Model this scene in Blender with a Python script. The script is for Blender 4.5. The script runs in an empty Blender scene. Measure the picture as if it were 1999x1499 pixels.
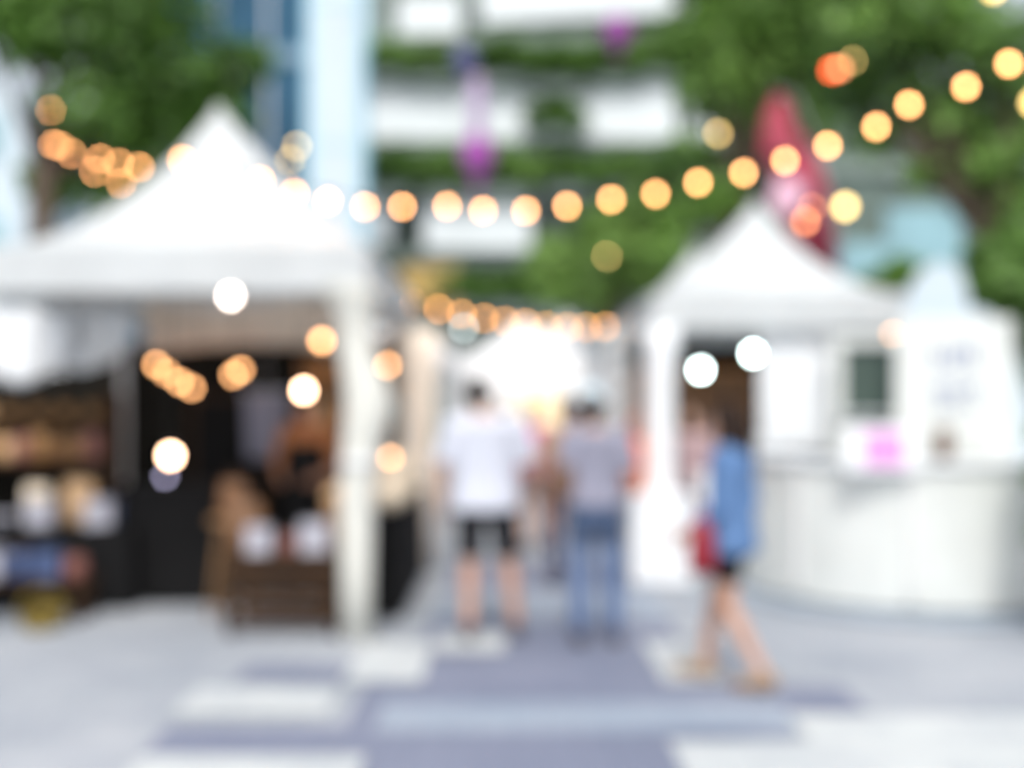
import bpy, bmesh, math, random
from mathutils import Vector, Matrix
random.seed(11)
S = bpy.context.scene
C = S.collection
R = math.radians

# ------------------------------------------------------------------ camera
F, CX, HY, CH = 1944.0, 999.5, 790.0, 1.6        # focal length and horizon in photo pixels, camera height
cd = bpy.data.cameras.new('camera'); cam = bpy.data.objects.new('camera', cd); C.objects.link(cam)
cam.location = (0, 0, CH); cam.rotation_euler = (R(90), 0, 0)
cd.sensor_width = 36; cd.lens = 35; cd.shift_y = (HY - 749.5) / 1999
cd.clip_start = 0.05; cd.clip_end = 2000
cd.dof.use_dof = True; cd.dof.focus_distance = 0.8; cd.dof.aperture_fstop = 1.29; cd.dof.aperture_blades = 0
S.camera = cam
# ------------------------------------------------------------------ world, sun, exposure
SUN_EL, SUN_AZ = R(53), R(182)                   # overcast light from high behind the camera
w = bpy.data.worlds.new('World'); S.world = w; w.use_nodes = True
nt = w.node_tree; nt.nodes.clear()
sky = nt.nodes.new('ShaderNodeTexSky'); sky.sky_type = 'NISHITA'; sky.sun_disc = False
sky.sun_elevation = SUN_EL; sky.sun_rotation = SUN_AZ; sky.dust_density = 3.0; sky.air_density = 1.0; sky.ozone_density = 1.0
hs = nt.nodes.new('ShaderNodeHueSaturation'); hs.inputs['Saturation'].default_value = 0.36
bg = nt.nodes.new('ShaderNodeBackground'); bg.inputs['Strength'].default_value = 0.15
wo = nt.nodes.new('ShaderNodeOutputWorld')
nt.links.new(sky.outputs[0], hs.inputs['Color']); nt.links.new(hs.outputs[0], bg.inputs[0]); nt.links.new(bg.outputs[0], wo.inputs[0])
sd = bpy.data.lights.new('sun', 'SUN'); sd.energy = 1.4; sd.angle = R(11); sd.color = (1, .96, .90)
sun = bpy.data.objects.new('sun', sd); C.objects.link(sun)
sv = Vector((math.sin(SUN_AZ) * math.cos(SUN_EL), math.cos(SUN_AZ) * math.cos(SUN_EL), math.sin(SUN_EL)))
sun.rotation_euler = sv.to_track_quat('Z', 'Y').to_euler()
S.view_settings.view_transform = 'Standard'; S.view_settings.look = 'None'
S.view_settings.exposure = 0.72; S.view_settings.gamma = 1
cy = S.cycles
cy.use_adaptive_sampling = False; cy.use_denoising = True; cy.denoiser = 'OPENIMAGEDENOISE'
cy.denoising_input_passes = 'RGB_ALBEDO_NORMAL'; cy.denoising_prefilter = 'ACCURATE'
cy.max_bounces = 7; cy.diffuse_bounces = 4; cy.glossy_bounces = 3; cy.transmission_bounces = 5
cy.sample_clamp_direct = 0; cy.sample_clamp_indirect = 4; cy.caustics_reflective = False; cy.caustics_refractive = False

# ------------------------------------------------------------------ materials
def lin(c):
    return tuple(((v / 255) / 12.92 if v / 255 <= .04045 else ((v / 255 + .055) / 1.055) ** 2.4) for v in c)
def mat(name, col, rough=.6, var=.12, scale=6.0, metal=0, trans=0.0, island=0.0, bump=0.0, hue=None):
    m = bpy.data.materials.new(name); m.use_nodes = True
    t = m.node_tree; N = t.nodes; L = t.links; b = N['Principled BSDF']; out = N['Material Output']
    b.inputs['Roughness'].default_value = rough; b.inputs['Metallic'].default_value = metal
    tc = N.new('ShaderNodeTexCoord'); no = N.new('ShaderNodeTexNoise')
    no.inputs['Scale'].default_value = scale; no.inputs['Detail'].default_value = 5
    L.new(tc.outputs['Object'], no.inputs['Vector'])
    ra = N.new('ShaderNodeValToRGB')
    ra.color_ramp.elements[0].position = .3; ra.color_ramp.elements[1].position = .7
    lo = tuple(v * (1 - var) for v in col); hi = hue or tuple(min(.93, v * (1 + var)) for v in col)
    ra.color_ramp.elements[0].color = (*lo, 1); ra.color_ramp.elements[1].color = (*hi, 1)
    L.new(no.outputs['Fac'], ra.inputs[0]); src = ra.outputs[0]
    if island:
        ge = N.new('ShaderNodeNewGeometry'); mr = N.new('ShaderNodeMapRange')
        mr.inputs['To Min'].default_value = 1 - island; mr.inputs['To Max'].default_value = 1 + island
        L.new(ge.outputs['Random Per Island'], mr.inputs[0])
        hv = N.new('ShaderNodeHueSaturation'); L.new(mr.outputs[0], hv.inputs['Value']); L.new(src, hv.inputs['Color']); src = hv.outputs[0]
    L.new(src, b.inputs['Base Color'])
    if bump:
        bu = N.new('ShaderNodeBump'); bu.inputs['Strength'].default_value = bump; bu.inputs['Distance'].default_value = .01
        L.new(no.outputs['Fac'], bu.inputs['Height']); L.new(bu.outputs[0], b.inputs['Normal'])
    if trans:
        tr = N.new('ShaderNodeBsdfTranslucent'); mx = N.new('ShaderNodeMixShader'); mx.inputs[0].default_value = trans
        L.new(src, tr.inputs[0]); L.new(b.outputs[0], mx.inputs[1]); L.new(tr.outputs[0], mx.inputs[2]); L.new(mx.outputs[0], out.inputs[0])
    return m
def emis(name, col, strength, sample=True):
    m = bpy.data.materials.new(name); m.use_nodes = True
    t = m.node_tree; t.nodes.clear()
    e = t.nodes.new('ShaderNodeEmission'); e.inputs[0].default_value = (*col, 1); e.inputs[1].default_value = strength
    o = t.nodes.new('ShaderNodeOutputMaterial'); t.links.new(e.outputs[0], o.inputs[0])
    if not sample: m.cycles.emission_sampling = 'NONE'
    return m
def glass(name, tint, alpha_rough=.05):
    m = mat(name, tint, alpha_rough, .25, .6)
    m.node_tree.nodes['Principled BSDF'].inputs['Specular IOR Level'].default_value = .8
    return m
M = dict(
    canopy=mat('white_canopy_fabric', (.765, .79, .795), .75, .05, 1.3, trans=.48),
    cloth=mat('white_cloth', (.73, .75, .77), .8, .05, 4),
    cream=mat('cream_cloth', (.82, .71, .59), .85, .08, 3),
    creampost=mat('cream_white_cloth', (.60, .60, .55), .85, .06, 3),
    white=mat('white_paint', (.69, .72, .74), .45, .05, 3),
    board=mat('pale_board', (.62, .645, .625), .4, .08, 2),
    greymetal=mat('grey_metal', (.45, .47, .50), .4, .1, 8, metal=.6),
    alu=mat('white_metal', (.7, .7, .7), .4, .05, 8),
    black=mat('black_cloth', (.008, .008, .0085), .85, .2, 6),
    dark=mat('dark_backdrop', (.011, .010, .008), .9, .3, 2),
    brown=mat('brown_cloth', (.34, .20, .10), .85, .25, 4),
    wood=mat('brown_wood', (.16, .075, .03), .6, .35, 5),
    darkwood=mat('dark_wood', (.045, .025, .014), .6, .35, 7),
    tan=mat('tan_wood', (.22, .12, .05), .6, .3, 5),
    orangewood=mat('orange_wood', (.36, .15, .04), .55, .35, 3),
    wire=mat('black_wire', (.015, .015, .015), .5, .1),
    bark=mat('bark', (.07, .05, .035), .95, .4, 4, bump=.6),
    leafdark=mat('dark_leaves', (.06, .16, .03), .5, .5, .6, trans=.5, island=.45, hue=(.21, .41, .07)),
    leafmid=mat('mid_leaves', (.11, .26, .07), .5, .45, .45, trans=.5, island=.45, hue=(.31, .52, .11)),
    leafpale=mat('pale_leaves', (.15, .31, .07), .5, .35, .7, trans=.5, island=.4, hue=(.30, .48, .12)),
    concrete=mat('white_concrete', (.64, .685, .695), .7, .06, .6),
    greyconc=mat('grey_concrete', (.20, .25, .22), .8, .3, .5),
    darkglass=glass('dark_glass', (.07, .10, .085)),
    blueglass=mat('blue_glass', (.035, .10, .165), .7, .3, .4),
    tealglass=mat('teal_glass', (.21, .36, .40), .5, .3, .5),
    cyan=mat('pale_cyan_panel', (.36, .60, .72), .35, .06, .7),
    palewall=mat('pale_panel', (.50, .58, .63), .4, .04, .5),
    magenta=mat('magenta_fabric', (.44, .10, .46), .6, .15, 3, trans=.3),
    lilac=mat('lilac_fabric', (.55, .42, .62), .6, .1, 3, trans=.3),
    violet=mat('violet_fabric', (.17, .17, .38), .6, .1, 3, trans=.3),
    red=mat('red_fabric', (.50, .06, .11), .6, .35, 1.5, trans=.3),
    pinkpatch=mat('pink_fabric', (.80, .48, .62), .6, .1, 3),
    skin=mat('skin', (.47, .27, .19), .5, .06, 8),
    skin_dark=mat('tanned_skin', (.33, .17, .11), .5, .06, 8),
    hair=mat('black_hair', (.012, .009, .008), .45, .3, 30),
    hairbrown=mat('brown_hair', (.018, .010, .007), .6, .3, 30),
    tee=mat('white_cotton', (.51, .53, .60), .85, .04, 5, bump=.2),
    blackcotton=mat('black_cotton', (.014, .014, .017), .85, .2, 6),
    denim=mat('blue_denim', (.085, .17, .34), .8, .2, 9),
    jeans=mat('faded_jeans', (.08, .135, .27), .8, .25, 4, hue=(.15, .215, .36)),
    jeanstop=mat('dark_jeans', (.05, .08, .15), .8, .2, 6),
    navy=mat('navy_cotton', (.03, .04, .10), .8, .2, 6),
    lav=mat('grey_lavender_cotton', (.235, .235, .30), .85, .1, 6),
    pinkcot=mat('pink_cotton', (.62, .22, .44), .85, .25, 5),
    palepink=mat('pale_pink_cotton', (.36, .25, .26), .85, .1, 5),
    tanshirt=mat('tan_cotton', (.33, .20, .12), .85, .15, 5),
    rustshirt=mat('rust_cotton', (.30, .11, .035), .85, .2, 5),
    redbag=mat('red_leather', (.24, .010, .022), .45, .15, 6),
    orangebag=mat('orange_fabric', (.58, .11, .025), .7, .12, 6),
    brownbag=mat('brown_leather', (.12, .06, .035), .5, .2, 6),
    capblue=mat('pale_blue_cotton', (.60, .72, .78), .8, .06, 6),
    shoe=mat('dark_shoe', (.06, .05, .06), .6, .2, 9),
    shoetan=mat('tan_sandal', (.30, .20, .12), .6, .2, 9),
    eye=mat('eye_white', (.7, .7, .68), .2, .03),
    ceramic=mat('white_ceramic', (.42, .42, .48), .25, .04, 5),
    honey=mat('amber_goods', (.24, .12, .035), .4, .3, 9),
    bread=mat('bread_crust', (.66, .42, .22), .7, .25, 9),
    paper=mat('cream_paper', (.78, .66, .50), .8, .08, 5),
    rosy=mat('rose_goods', (.22, .085, .07), .6, .3, 9),
    blueg=mat('blue_goods', (.05, .08, .18), .5, .25, 9),
    yellowg=mat('yellow_goods', (.20, .14, .02), .6, .25, 9),
    ink=mat('blue_grey_ink', (.14, .18, .34), .7, .1, 9),
    pinkink=mat('pink_ink', (.60, .26, .56), .7, .1, 9),
    gold=mat('golden_panel', (.45, .30, .09), .6, .25, 1.2),
    bulb=emis('warm_bulb', (1, .42, .155), 17, False),
    farbulb=emis('far_warm_bulb', (1, .42, .12), 12, False),
    bulbdim=emis('dim_amber_bulb', (1, .66, .22), 8, False),
    bulbred=emis('red_bulb', (1, .10, .03), 9, False),
    bulborange=emis('orange_bulb', (1, .36, .16), 8, False),
    lamp=emis('warm_white_lamp', (1, .60, .36), 24),
    lamppale=emis('pale_lamp', (1, .85, .75), 13),
    lampamber=emis('amber_lamp', (1, .47, .19), 12),
    glintcool=emis('cool_glint', (.62, .58, .85), 4.5, False),  # weak glow standing in for small bright reflections in the stall
    led=emis('white_led', (.80, 1.0, .97), 24),
    coolwhite=emis('cool_white_lamp', (.88, 1, 1), 7, False),
    screen=emis('warm_lit_box', (1, .78, .48), 1.1),
)
M['white_far'] = mat('far_glow_white_cloth', (.86, .86, .87), .8, .03, 2, trans=.15)  # extra whiteness puts the glow of the far aisle into the cloth colour
for k in ('black', 'dark', 'blackcotton', 'darkwood', 'hair', 'hairbrown', 'brown', 'blueglass'):
    M[k].node_tree.nodes['Principled BSDF'].inputs['Specular IOR Level'].default_value = .12
def ground_mat(name, a, b2, sc):
    m = mat(name, a, .75, .1, .8, hue=b2, bump=.15); t = m.node_tree; N = t.nodes; L = t.links
    br = N.new('ShaderNodeTexBrick'); br.inputs['Scale'].default_value = sc; br.inputs['Mortar Size'].default_value = .012
    br.inputs['Color1'].default_value = (1, 1, 1, 1); br.inputs['Color2'].default_value = (.86, .87, .9, 1); br.inputs['Mortar'].default_value = (.74, .74, .76, 1)
    tc = N.new('ShaderNodeTexCoord'); L.new(tc.outputs['Object'], br.inputs['Vector'])
    mx = N.new('ShaderNodeMix'); mx.data_type = 'RGBA'; mx.blend_type = 'MULTIPLY'; mx.inputs[0].default_value = 1
    b = N['Principled BSDF']; src = b.inputs['Base Color'].links[0].from_socket
    L.new(src, mx.inputs[6]); L.new(br.outputs[0], mx.inputs[7]); L.new(mx.outputs[2], b.inputs['Base Color'])
    return m
M['pave'] = ground_mat('light_paving', (.285, .32, .365), (.41, .43, .455), 1.6)
M['pavedark'] = ground_mat('dark_paving', (.155, .18, .255), (.215, .235, .31), 1.6)
M['pavelight'] = ground_mat('pale_paving', (.49, .525, .535), (.56, .585, .575), 1.6)
M['paveblue'] = ground_mat('blue_grey_paving', (.26, .32, .40), (.33, .37, .43), 1.6)

# ------------------------------------------------------------------ helpers
ORG = {}
def P(px, py, d):   # the place at distance d seen at a photo pixel
    return Vector(((px - CX) / F * d, d, CH + (HY - py) / F * d))
def tag(o, label=None, cat=None, group=None, kind=None):
    for k, v in (('label', label), ('category', cat), ('group', group), ('kind', kind)):
        if v: o[k] = v
    return o
def thing(name, label, cat, loc=(0, 0, 0), rz=0, group=None):
    o = bpy.data.objects.new(name, None); C.objects.link(o); o.empty_display_size = .1
    o.location = loc; o.rotation_euler = (0, 0, rz); ORG[o] = Vector(loc)
    return tag(o, label, cat, group)
class MB:
    def __init__(s): s.v = []; s.f = []
    def add(s, v, f):
        n = len(s.v); s.v += [Vector(p) for p in v]; s.f += [tuple(i + n for i in q) for q in f]; return s
    def box(s, c, d, rz=0, rx=0, ry=0):
        m = Matrix.Rotation(rz, 3, 'Z') @ Matrix.Rotation(ry, 3, 'Y') @ Matrix.Rotation(rx, 3, 'X'); c = Vector(c)
        v = [c + m @ Vector((x * d[0] / 2, y * d[1] / 2, z * d[2] / 2)) for x in (-1, 1) for y in (-1, 1) for z in (-1, 1)]
        return s.add(v, [(0, 1, 3, 2), (4, 6, 7, 5), (0, 4, 5, 1), (2, 3, 7, 6), (0, 2, 6, 4), (1, 5, 7, 3)])
    def loft(s, rings, cap=True):
        n = len(rings[0]); v = [p for r in rings for p in r]; f = []
        for i in range(len(rings) - 1):
            for j in range(n):
                k = (j + 1) % n; f.append((i * n + j, i * n + k, (i + 1) * n + k, (i + 1) * n + j))
        if cap: f.append(tuple(range(n - 1, -1, -1))); f.append(tuple((len(rings) - 1) * n + j for j in range(n)))
        return s.add(v, f)
    def tube(s, pts, rad, n=8, flat=1.0, up=None):
        pts = [Vector(p) for p in pts]
        if not hasattr(rad, '__len__'): rad = [rad] * len(pts)
        rings = []; a = None
        for i, p in enumerate(pts):
            d = (pts[min(i + 1, len(pts) - 1)] - pts[max(i - 1, 0)]).normalized()
            if a is None:
                a = Vector(up) if up else (Vector((0, 0, 1)) if abs(d.z) < .9 else Vector((1, 0, 0)))
            a = (a - d * a.dot(d)).normalized(); b = d.cross(a)
            rings.append([p + (a * math.cos(t) * flat + b * math.sin(t)) * rad[i] for t in (2 * math.pi * k / n for k in range(n))])
        return s.loft(rings)
    def cap(s, p0, p1, r0, r1, n=12):      # round-ended limb
        p0, p1 = Vector(p0), Vector(p1); d = (p1 - p0).normalized(); pts, rad = [], []
        for t in (-.97, -.75, -.4, 0): pts.append(p0 + d * r0 * t); rad.append(r0 * math.sqrt(1 - t * t))
        for t in (0, .4, .75, .97): pts.append(p1 + d * r1 * t); rad.append(r1 * math.sqrt(1 - t * t))
        return s.tube(pts, rad, n)
    def ell(s, c, r, n=14, m=9, rz=0):
        c = Vector(c); rm = Matrix.Rotation(rz, 3, 'Z'); rings = []
        for i in range(1, m):
            t = math.pi * i / m
            rings.append([c + rm @ Vector((r[0] * math.sin(t) * math.cos(u), r[1] * math.sin(t) * math.sin(u), -r[2] * math.cos(t))) for u in (2 * math.pi * k / n for k in range(n))])
        return s.loft(rings)
    def lathe(s, c, prof, n=16):
        c = Vector(c)
        return s.loft([[c + Vector((r * math.cos(t), r * math.sin(t), z)) for t in (2 * math.pi * k / n for k in range(n))] for r, z in prof])
    def prism(s, poly, y0, y1):            # outline in x,z pushed through y
        n = len(poly); v = [(x, y0, z) for x, z in poly] + [(x, y1, z) for x, z in poly]
        return s.add(v, [tuple(range(n)), tuple(range(2 * n - 1, n - 1, -1))] + [(i, i + n, (i + 1) % n + n, (i + 1) % n) for i in range(n)])
    def sheet(s, fn, nu, nv):
        v = [fn(i / nu, j / nv) for j in range(nv + 1) for i in range(nu + 1)]; w_ = nu + 1
        return s.add(v, [(j * w_ + i, j * w_ + i + 1, (j + 1) * w_ + i + 1, (j + 1) * w_ + i) for j in range(nv) for i in range(nu)])
    def mesh(s, name, off=None, smooth=False, fix=True):
        me = bpy.data.meshes.new(name); o = off or Vector()
        me.from_pydata([tuple(p - o) for p in s.v], [], s.f)
        if fix:
            b = bmesh.new(); b.from_mesh(me); bmesh.ops.recalc_face_normals(b, faces=b.faces); b.to_mesh(me); b.free()
        if smooth: me.shade_smooth()
        return me
    def build(s, name, m, parent=None, root=None, smooth=False, local=False, solid=0, bevel=0, fix=True):
        off = None
        if parent is not None and not local: off = ORG[root or parent]
        me = s.mesh(name, off, smooth, fix); o = bpy.data.objects.new(name, me); C.objects.link(o)
        me.materials.append(M[m] if isinstance(m, str) else m)
        if parent is not None: o.parent = parent; ORG[o] = ORG.get(root or parent, Vector())
        if solid:
            q = o.modifiers.new('thickness', 'SOLIDIFY'); q.thickness = solid; q.offset = 0
        if bevel:
            q = o.modifiers.new('edges', 'BEVEL'); q.width = bevel; q.segments = 2; q.limit_method = 'ANGLE'
        return o
def struct(o, label=None): o['kind'] = 'structure'; return o

# ------------------------------------------------------------------ ground
g = MB(); g.add([(-150, -30, 0), (150, -30, 0), (150, 400, 0), (-150, 400, 0)], [(0, 1, 2, 3)])
struct(g.build('ground', 'pave'))
def patch(name, rects, m, z):
    q = MB()
    for px0, px1, y0, y1 in rects:
        d1, d0 = CH * F / (y0 - HY), CH * F / (y1 - HY); dm = CH * F / ((y0 + y1) / 2 - HY)
        x0, x1 = (px0 - CX) / F * dm, (px1 - CX) / F * dm
        q.add([(x0, d0, z), (x1, d0, z), (x1, d1, z), (x0, d1, z)], [(0, 1, 2, 3)])
    return struct(q.build(name, m))
patch('dark_paving', [(655, 1560, 1285, 1620), (300, 655, 1418, 1478), (470, 722, 1300, 1332), (1492, 1670, 1340, 1392), (850, 1290, 1100, 1284)], 'pavedark', .004)
patch('blue_paving', [(740, 1550, 1372, 1432), (850, 1290, 1150, 1215)], 'paveblue', .008)
patch('pale_paving', [(690, 835, 1258, 1335), (1275, 1400, 1255, 1335), (1350, 2600, 1450, 1640), (1560, 2300, 1400, 1450), (852, 985, 1240, 1275), (360, 650, 1345, 1402), (200, 680, 1480, 1640)], 'pavelight', .012)

# ------------------------------------------------------------------ tents
def tent(cx, cyy, hx, hy, eave, val, peak, label, cat='tent', pl=1.6, pr=1.25, postw=.05, fab='canopy'):
    t = thing('market_tent', label, cat, (cx, cyy, 0), 0, 'white canopy tents along the market aisle')
    ov = .05
    def base(k):       # walk round the eave, 0..4
        e = k % 1; i = int(k) % 4
        x, y = [(-1 + 2 * e, -1), (1, -1 + 2 * e), (1 - 2 * e, 1), (-1, 1 - 2 * e)][i]
        return x * (hx + ov), y * (hy + ov), e
    def roof(u, v):
        x, y, e = base(u * 4)
        p = pl + (pr - pl) * (x / (hx + ov) + 1) / 2
        sag = .10 * 4 * e * (1 - e) * math.sin(math.pi * min(1, v * 1.3)) * .8
        r = 1 - v * .985
        return Vector((x * r, y * r, eave + (peak - eave) * v ** p - sag))
    m_ = MB().sheet(roof, 48, 16)
    m_.lathe((0, 0, peak - .05), [(.05, 0), (.045, .06), (.02, .09)], 10)
    m_.build('canopy', fab, t, local=True, smooth=True, solid=.004)
    def vl(u, v):
        x, y, e = base(u * 4)
        wv = .008 * math.sin(u * 4 * 2 * math.pi * 5)
        return Vector((x * (1.003 + wv / hx * (1 - v)), y * (1.003 + wv / hy * (1 - v)), eave - val + val * v + (.0)))
    MB().sheet(vl, 96, 3).build('valance', fab, t, local=True, smooth=False, solid=.003)
    for sx, sy in ((1, -1), (-1, -1), (1, 1), (-1, 1)):
        q = MB().box((sx * (hx - .03), sy * (hy - .03), eave / 2), (postw, postw, eave - .02)).box((sx * (hx - .03), sy * (hy - .03), .012), (.14, .14, .016))
        q.build('post', 'alu', t, local=True)
    q = MB()
    for sy in (-1, 1): q.box((0, sy * (hy - .03), eave - .05), (2 * hx - .12, .03, .05))
    for sx in (-1, 1): q.box((sx * (hx - .03), 0, eave - .05), (.03, 2 * hy - .12, .05))
    q.tube([(0, 0, eave - .3), (0, 0, peak - .03)], .025, 8)
    for sx in (-1, 1): q.tube([(sx * (hx - .05), 0, eave - .08), (0, 0, eave - .25)], .018, 6)
    q.build('frame', 'alu', t, local=True)
    return t
L1x, L1y = -2.41, 8.2
tl = tent(L1x, L1y, 1.39, 1.5, 2.66, .30, 4.02, 'large white peaked tent over the dark stall, nearest on the aisle', pl=2.1, pr=1.2)
tr_ = tent(2.54, 10.4, 1.20, 1.25, 2.62, .32, 3.68, 'white peaked tent behind the woman in denim, with the white counter', pl=1.35, pr=2.0)
tent(2.55, 14.0, 1.3, 1.25, 2.6, .3, 3.72, 'white tent showing only a roof shoulder behind the right-hand peaked tent')
tent(-2.45, 12.6, 1.3, 1.4, 2.45, .3, 3.35, 'white tent hidden mostly by the large tent, just beyond its cream curtain', fab='white_far')
tent(-2.3, 16.6, 1.3, 1.4, 2.5, .3, 3.4, 'white tent deeper down the left row, third from the front', fab='white_far')
tent(.2, 18.8, 1.12, 1.2, 2.45, .33, 3.2, 'bright white tent closing the far end of the aisle between the two walkers', fab='white_far')
tent(1.25, 22.5, 1.4, 1.4, 2.5, .35, 3.6, 'white tent farthest away, mostly hidden behind the tent that closes the aisle', fab='white_far')
tent(2.6, 18.0, 1.3, 1.3, 2.5, .3, 3.3, 'white tent far along the right row, past the roof shoulder')
def wallsheet(name, m, x0, x1, y, z0, z1, label, cat, amp=.03, waves=7, sol=.004, rz=0):
    t = thing(name, label, cat, ((x0 + x1) / 2, y, z0))
    h = (x1 - x0) / 2
    MB().sheet(lambda u, v: Vector((-h + 2 * h * u, amp * math.sin(u * waves * 2 * math.pi) * (1 - .5 * v), (z1 - z0) * v)), 60, 6).build('fabric', m, t, local=True, smooth=True, solid=sol)
    MB().tube([(-h, 0, z1 - z0 + .0), (h, 0, z1 - z0)], .014, 8).build('rail', 'greymetal', t, local=True)
    t.rotation_euler[2] = rz
    return t
wallsheet('side_curtain', 'white_far', -.88, 1.28, 17.45, 0.02, 2.3, 'bright white front curtain of the tent closing the aisle', 'curtain')
wallsheet('side_curtain', 'white_far', .42, 2.6, 20.9, 0.02, 2.3, 'white front curtain of the farthest tent', 'curtain')
wallsheet('side_curtain', 'cloth', 2.25, 4.6, 9.42, .02, 1.3, 'white low partition behind the rounded counter', 'curtain', .015, 9)
wallsheet('side_curtain', 'cream', -2.4, .2, 12.6, .02, 2.3, 'cream side curtain of the second left tent facing the aisle', 'curtain', rz=R(90)).location = (-1.12, 12.6, .02)
wallsheet('side_curtain', 'cloth', -2.4, .2, 16.6, .02, 2.3, 'white side curtain of the third left tent facing the aisle', 'curtain', rz=R(90)).location = (-.98, 16.6, .02)
wallsheet('side_curtain', 'cloth', -1.2, 1.2, 14.0, .02, 2.3, 'white side curtain of the tent behind the right-hand tent, facing the aisle', 'curtain', rz=R(90)).location = (1.24, 14.0, .02)
# the large tent: gathered cloth on the front post and on the rear post
def gathered(name, x, y, prof, m, label, n=28, folds=7):
    t = thing(name, label, 'curtain', (x, y, 0)); rings = []
    for z, r, ox in prof:
        rings.append([Vector((ox + r * (1 + .10 * math.cos(folds * a)) * math.cos(a), r * .75 * (1 + .10 * math.cos(folds * a)) * math.sin(a), z)) for a in (2 * math.pi * k / n for k in range(n))])
    MB().loft(rings).build('fabric', m, t, local=True, smooth=True)
    return t
px, py = L1x + 1.36, L1y - 1.47
c1 = gathered('gathered_curtain', px, py, [(.01, .095, 0), (.5, .10, 0), (1.0, .11, 0), (1.22, .115, .02), (1.42, .135, .05), (1.60, .155, .085), (1.78, .135, .05), (1.95, .11, .0), (2.15, .11, 0), (2.33, .16, -.03), (2.40, .21, -.05)], 'creampost', 'cream-white gathered cloth wrapping the front post of the large tent')
MB().lathe((.02, 0, 1.20), [(.12, 0), (.128, .02), (.12, .04)], 20).build('tie_band', 'cloth', c1, local=True)
gathered('gathered_curtain', -.92, 9.72, [(.01, .13, .02), (.60, .12, .02), (.80, .15, .03), (.95, .10, .02), (1.2, .13, .01), (1.6, .16, 0), (2.0, .19, -.01), (2.34, .23, -.04)], 'cream', 'cream beige curtain tied at the rear post beside the aisle')
px, py = 2.56 - 1.22, 10.4 - 1.22
gathered('gathered_curtain', px + .02, py, [(.01, .15, 0), (.6, .14, 0), (1.2, .125, 0), (1.8, .12, 0), (2.1, .135, .01), (2.32, .17, .03)], 'cloth', 'white gathered cloth around the left post of the right-hand tent')

# ------------------------------------------------------------------ string lights
def lamp_mesh(r, n=12):
    return MB().ell((0, 0, 0), (r, r, r * 1.12), n, 8)
def bulb_meshes(r, tagname):
    b = lamp_mesh(r).mesh('bulb_' + tagname, smooth=True)
    s_ = MB().tube([(0, 0, r * .8), (0, 0, r * 1.2), (0, 0, r * 2.4)], [r * .5, r * .62, r * .45], 8).mesh('socket_' + tagname, smooth=True)
    s_.materials.append(M['wire']); return b, s_
BM = {}
def bulb_part(parent, loc, r, m):
    key = (round(r, 3), m)
    if key not in BM:
        b, s_ = bulb_meshes(r, m); b.materials.append(M[m]); BM[key] = (b, s_)
    b, s_ = BM[key]
    o = bpy.data.objects.new('bulb', b); C.objects.link(o); o.parent = parent; o.location = loc
    k = bpy.data.objects.new('socket', s_); C.objects.link(k); k.parent = o
    return o
def festoon(label, pts, r=.021, m='bulb', ext0=None, ext1=None):
    ps = [P(*p) for p in pts]; o = ps[0].copy()
    t = thing('festoon_lights', label, 'string lights', o, 0, 'warm string lights over the aisle')
    line = [p + Vector((0, 0, r * 2.6)) for p in ps]
    wp = []
    if ext0 is not None: wp.append(ext0)
    for i, p in enumerate(line):
        wp.append(p)
        if i + 1 < len(line):
            q = line[i + 1]; wp.append((p + q) / 2 + Vector((0, 0, -.02)))
    if ext1 is not None: wp.append(ext1)
    MB().tube(wp, .006, 6).build('wire', 'wire', t)
    for p in ps: bulb_part(t, p - o, r, m)
    return t
A = [(100, 215, 11.6), (116, 284, 11.3), (195, 310, 10.2), (272, 326, 8.9), (355, 311, 7.2), (440, 330, 6.9), (508, 352, 6.8), (575, 376, 6.8), (640, 391, 6.8), (713, 403, 6.8), (785, 403, 6.75), (873, 402, 6.7), (943, 410, 6.65), (1027, 411, 6.6), (1107, 402, 6.5), (1193, 389, 6.45), (1280, 378, 6.4), (1363, 356, 6.3), (1452, 337, 6.2), (1533, 313, 6.1), (1616, 284, 6.0), (1711, 247, 5.9), (1775, 204, 5.8), (1886, 169, 5.7), (1970, 124, 5.6), (2060, 78, 5.5)]
tree_anchor = P(88, 190, 12.3)
festoon('long sagging string of warm bulbs crossing in front of both tent roofs', A, ext0=tree_anchor, ext1=P(2500, -130, 5.2))
festoon('short string of warm bulbs running from the left tree behind the tent roof', [(104, 282, 11.7), (140, 300, 11.5), (185, 335, 11.1), (236, 357, 10.7), (232, 318, 10.4), (300, 372, 10.2)], ext0=P(86, 270, 12.3), ext1=P(430, 330, 9.9))
festoon('low distant string of warm bulbs above the far white tents', [(805, 592, 9.95), (857, 603, 10.15), (901, 613, 10.35), (945, 621, 10.55), (986, 627, 10.75), (1026, 631, 10.95), (1068, 636, 11.15), (1108, 639, 11.35), (1146, 639, 11.55), (1181, 637, 11.75), (1216, 636, 11.95), (1247, 634, 12.15)], r=.024, m='farbulb', ext0=Vector((-1.0, 9.75, 2.6)), ext1=P(1255, 622, 12.5))

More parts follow.
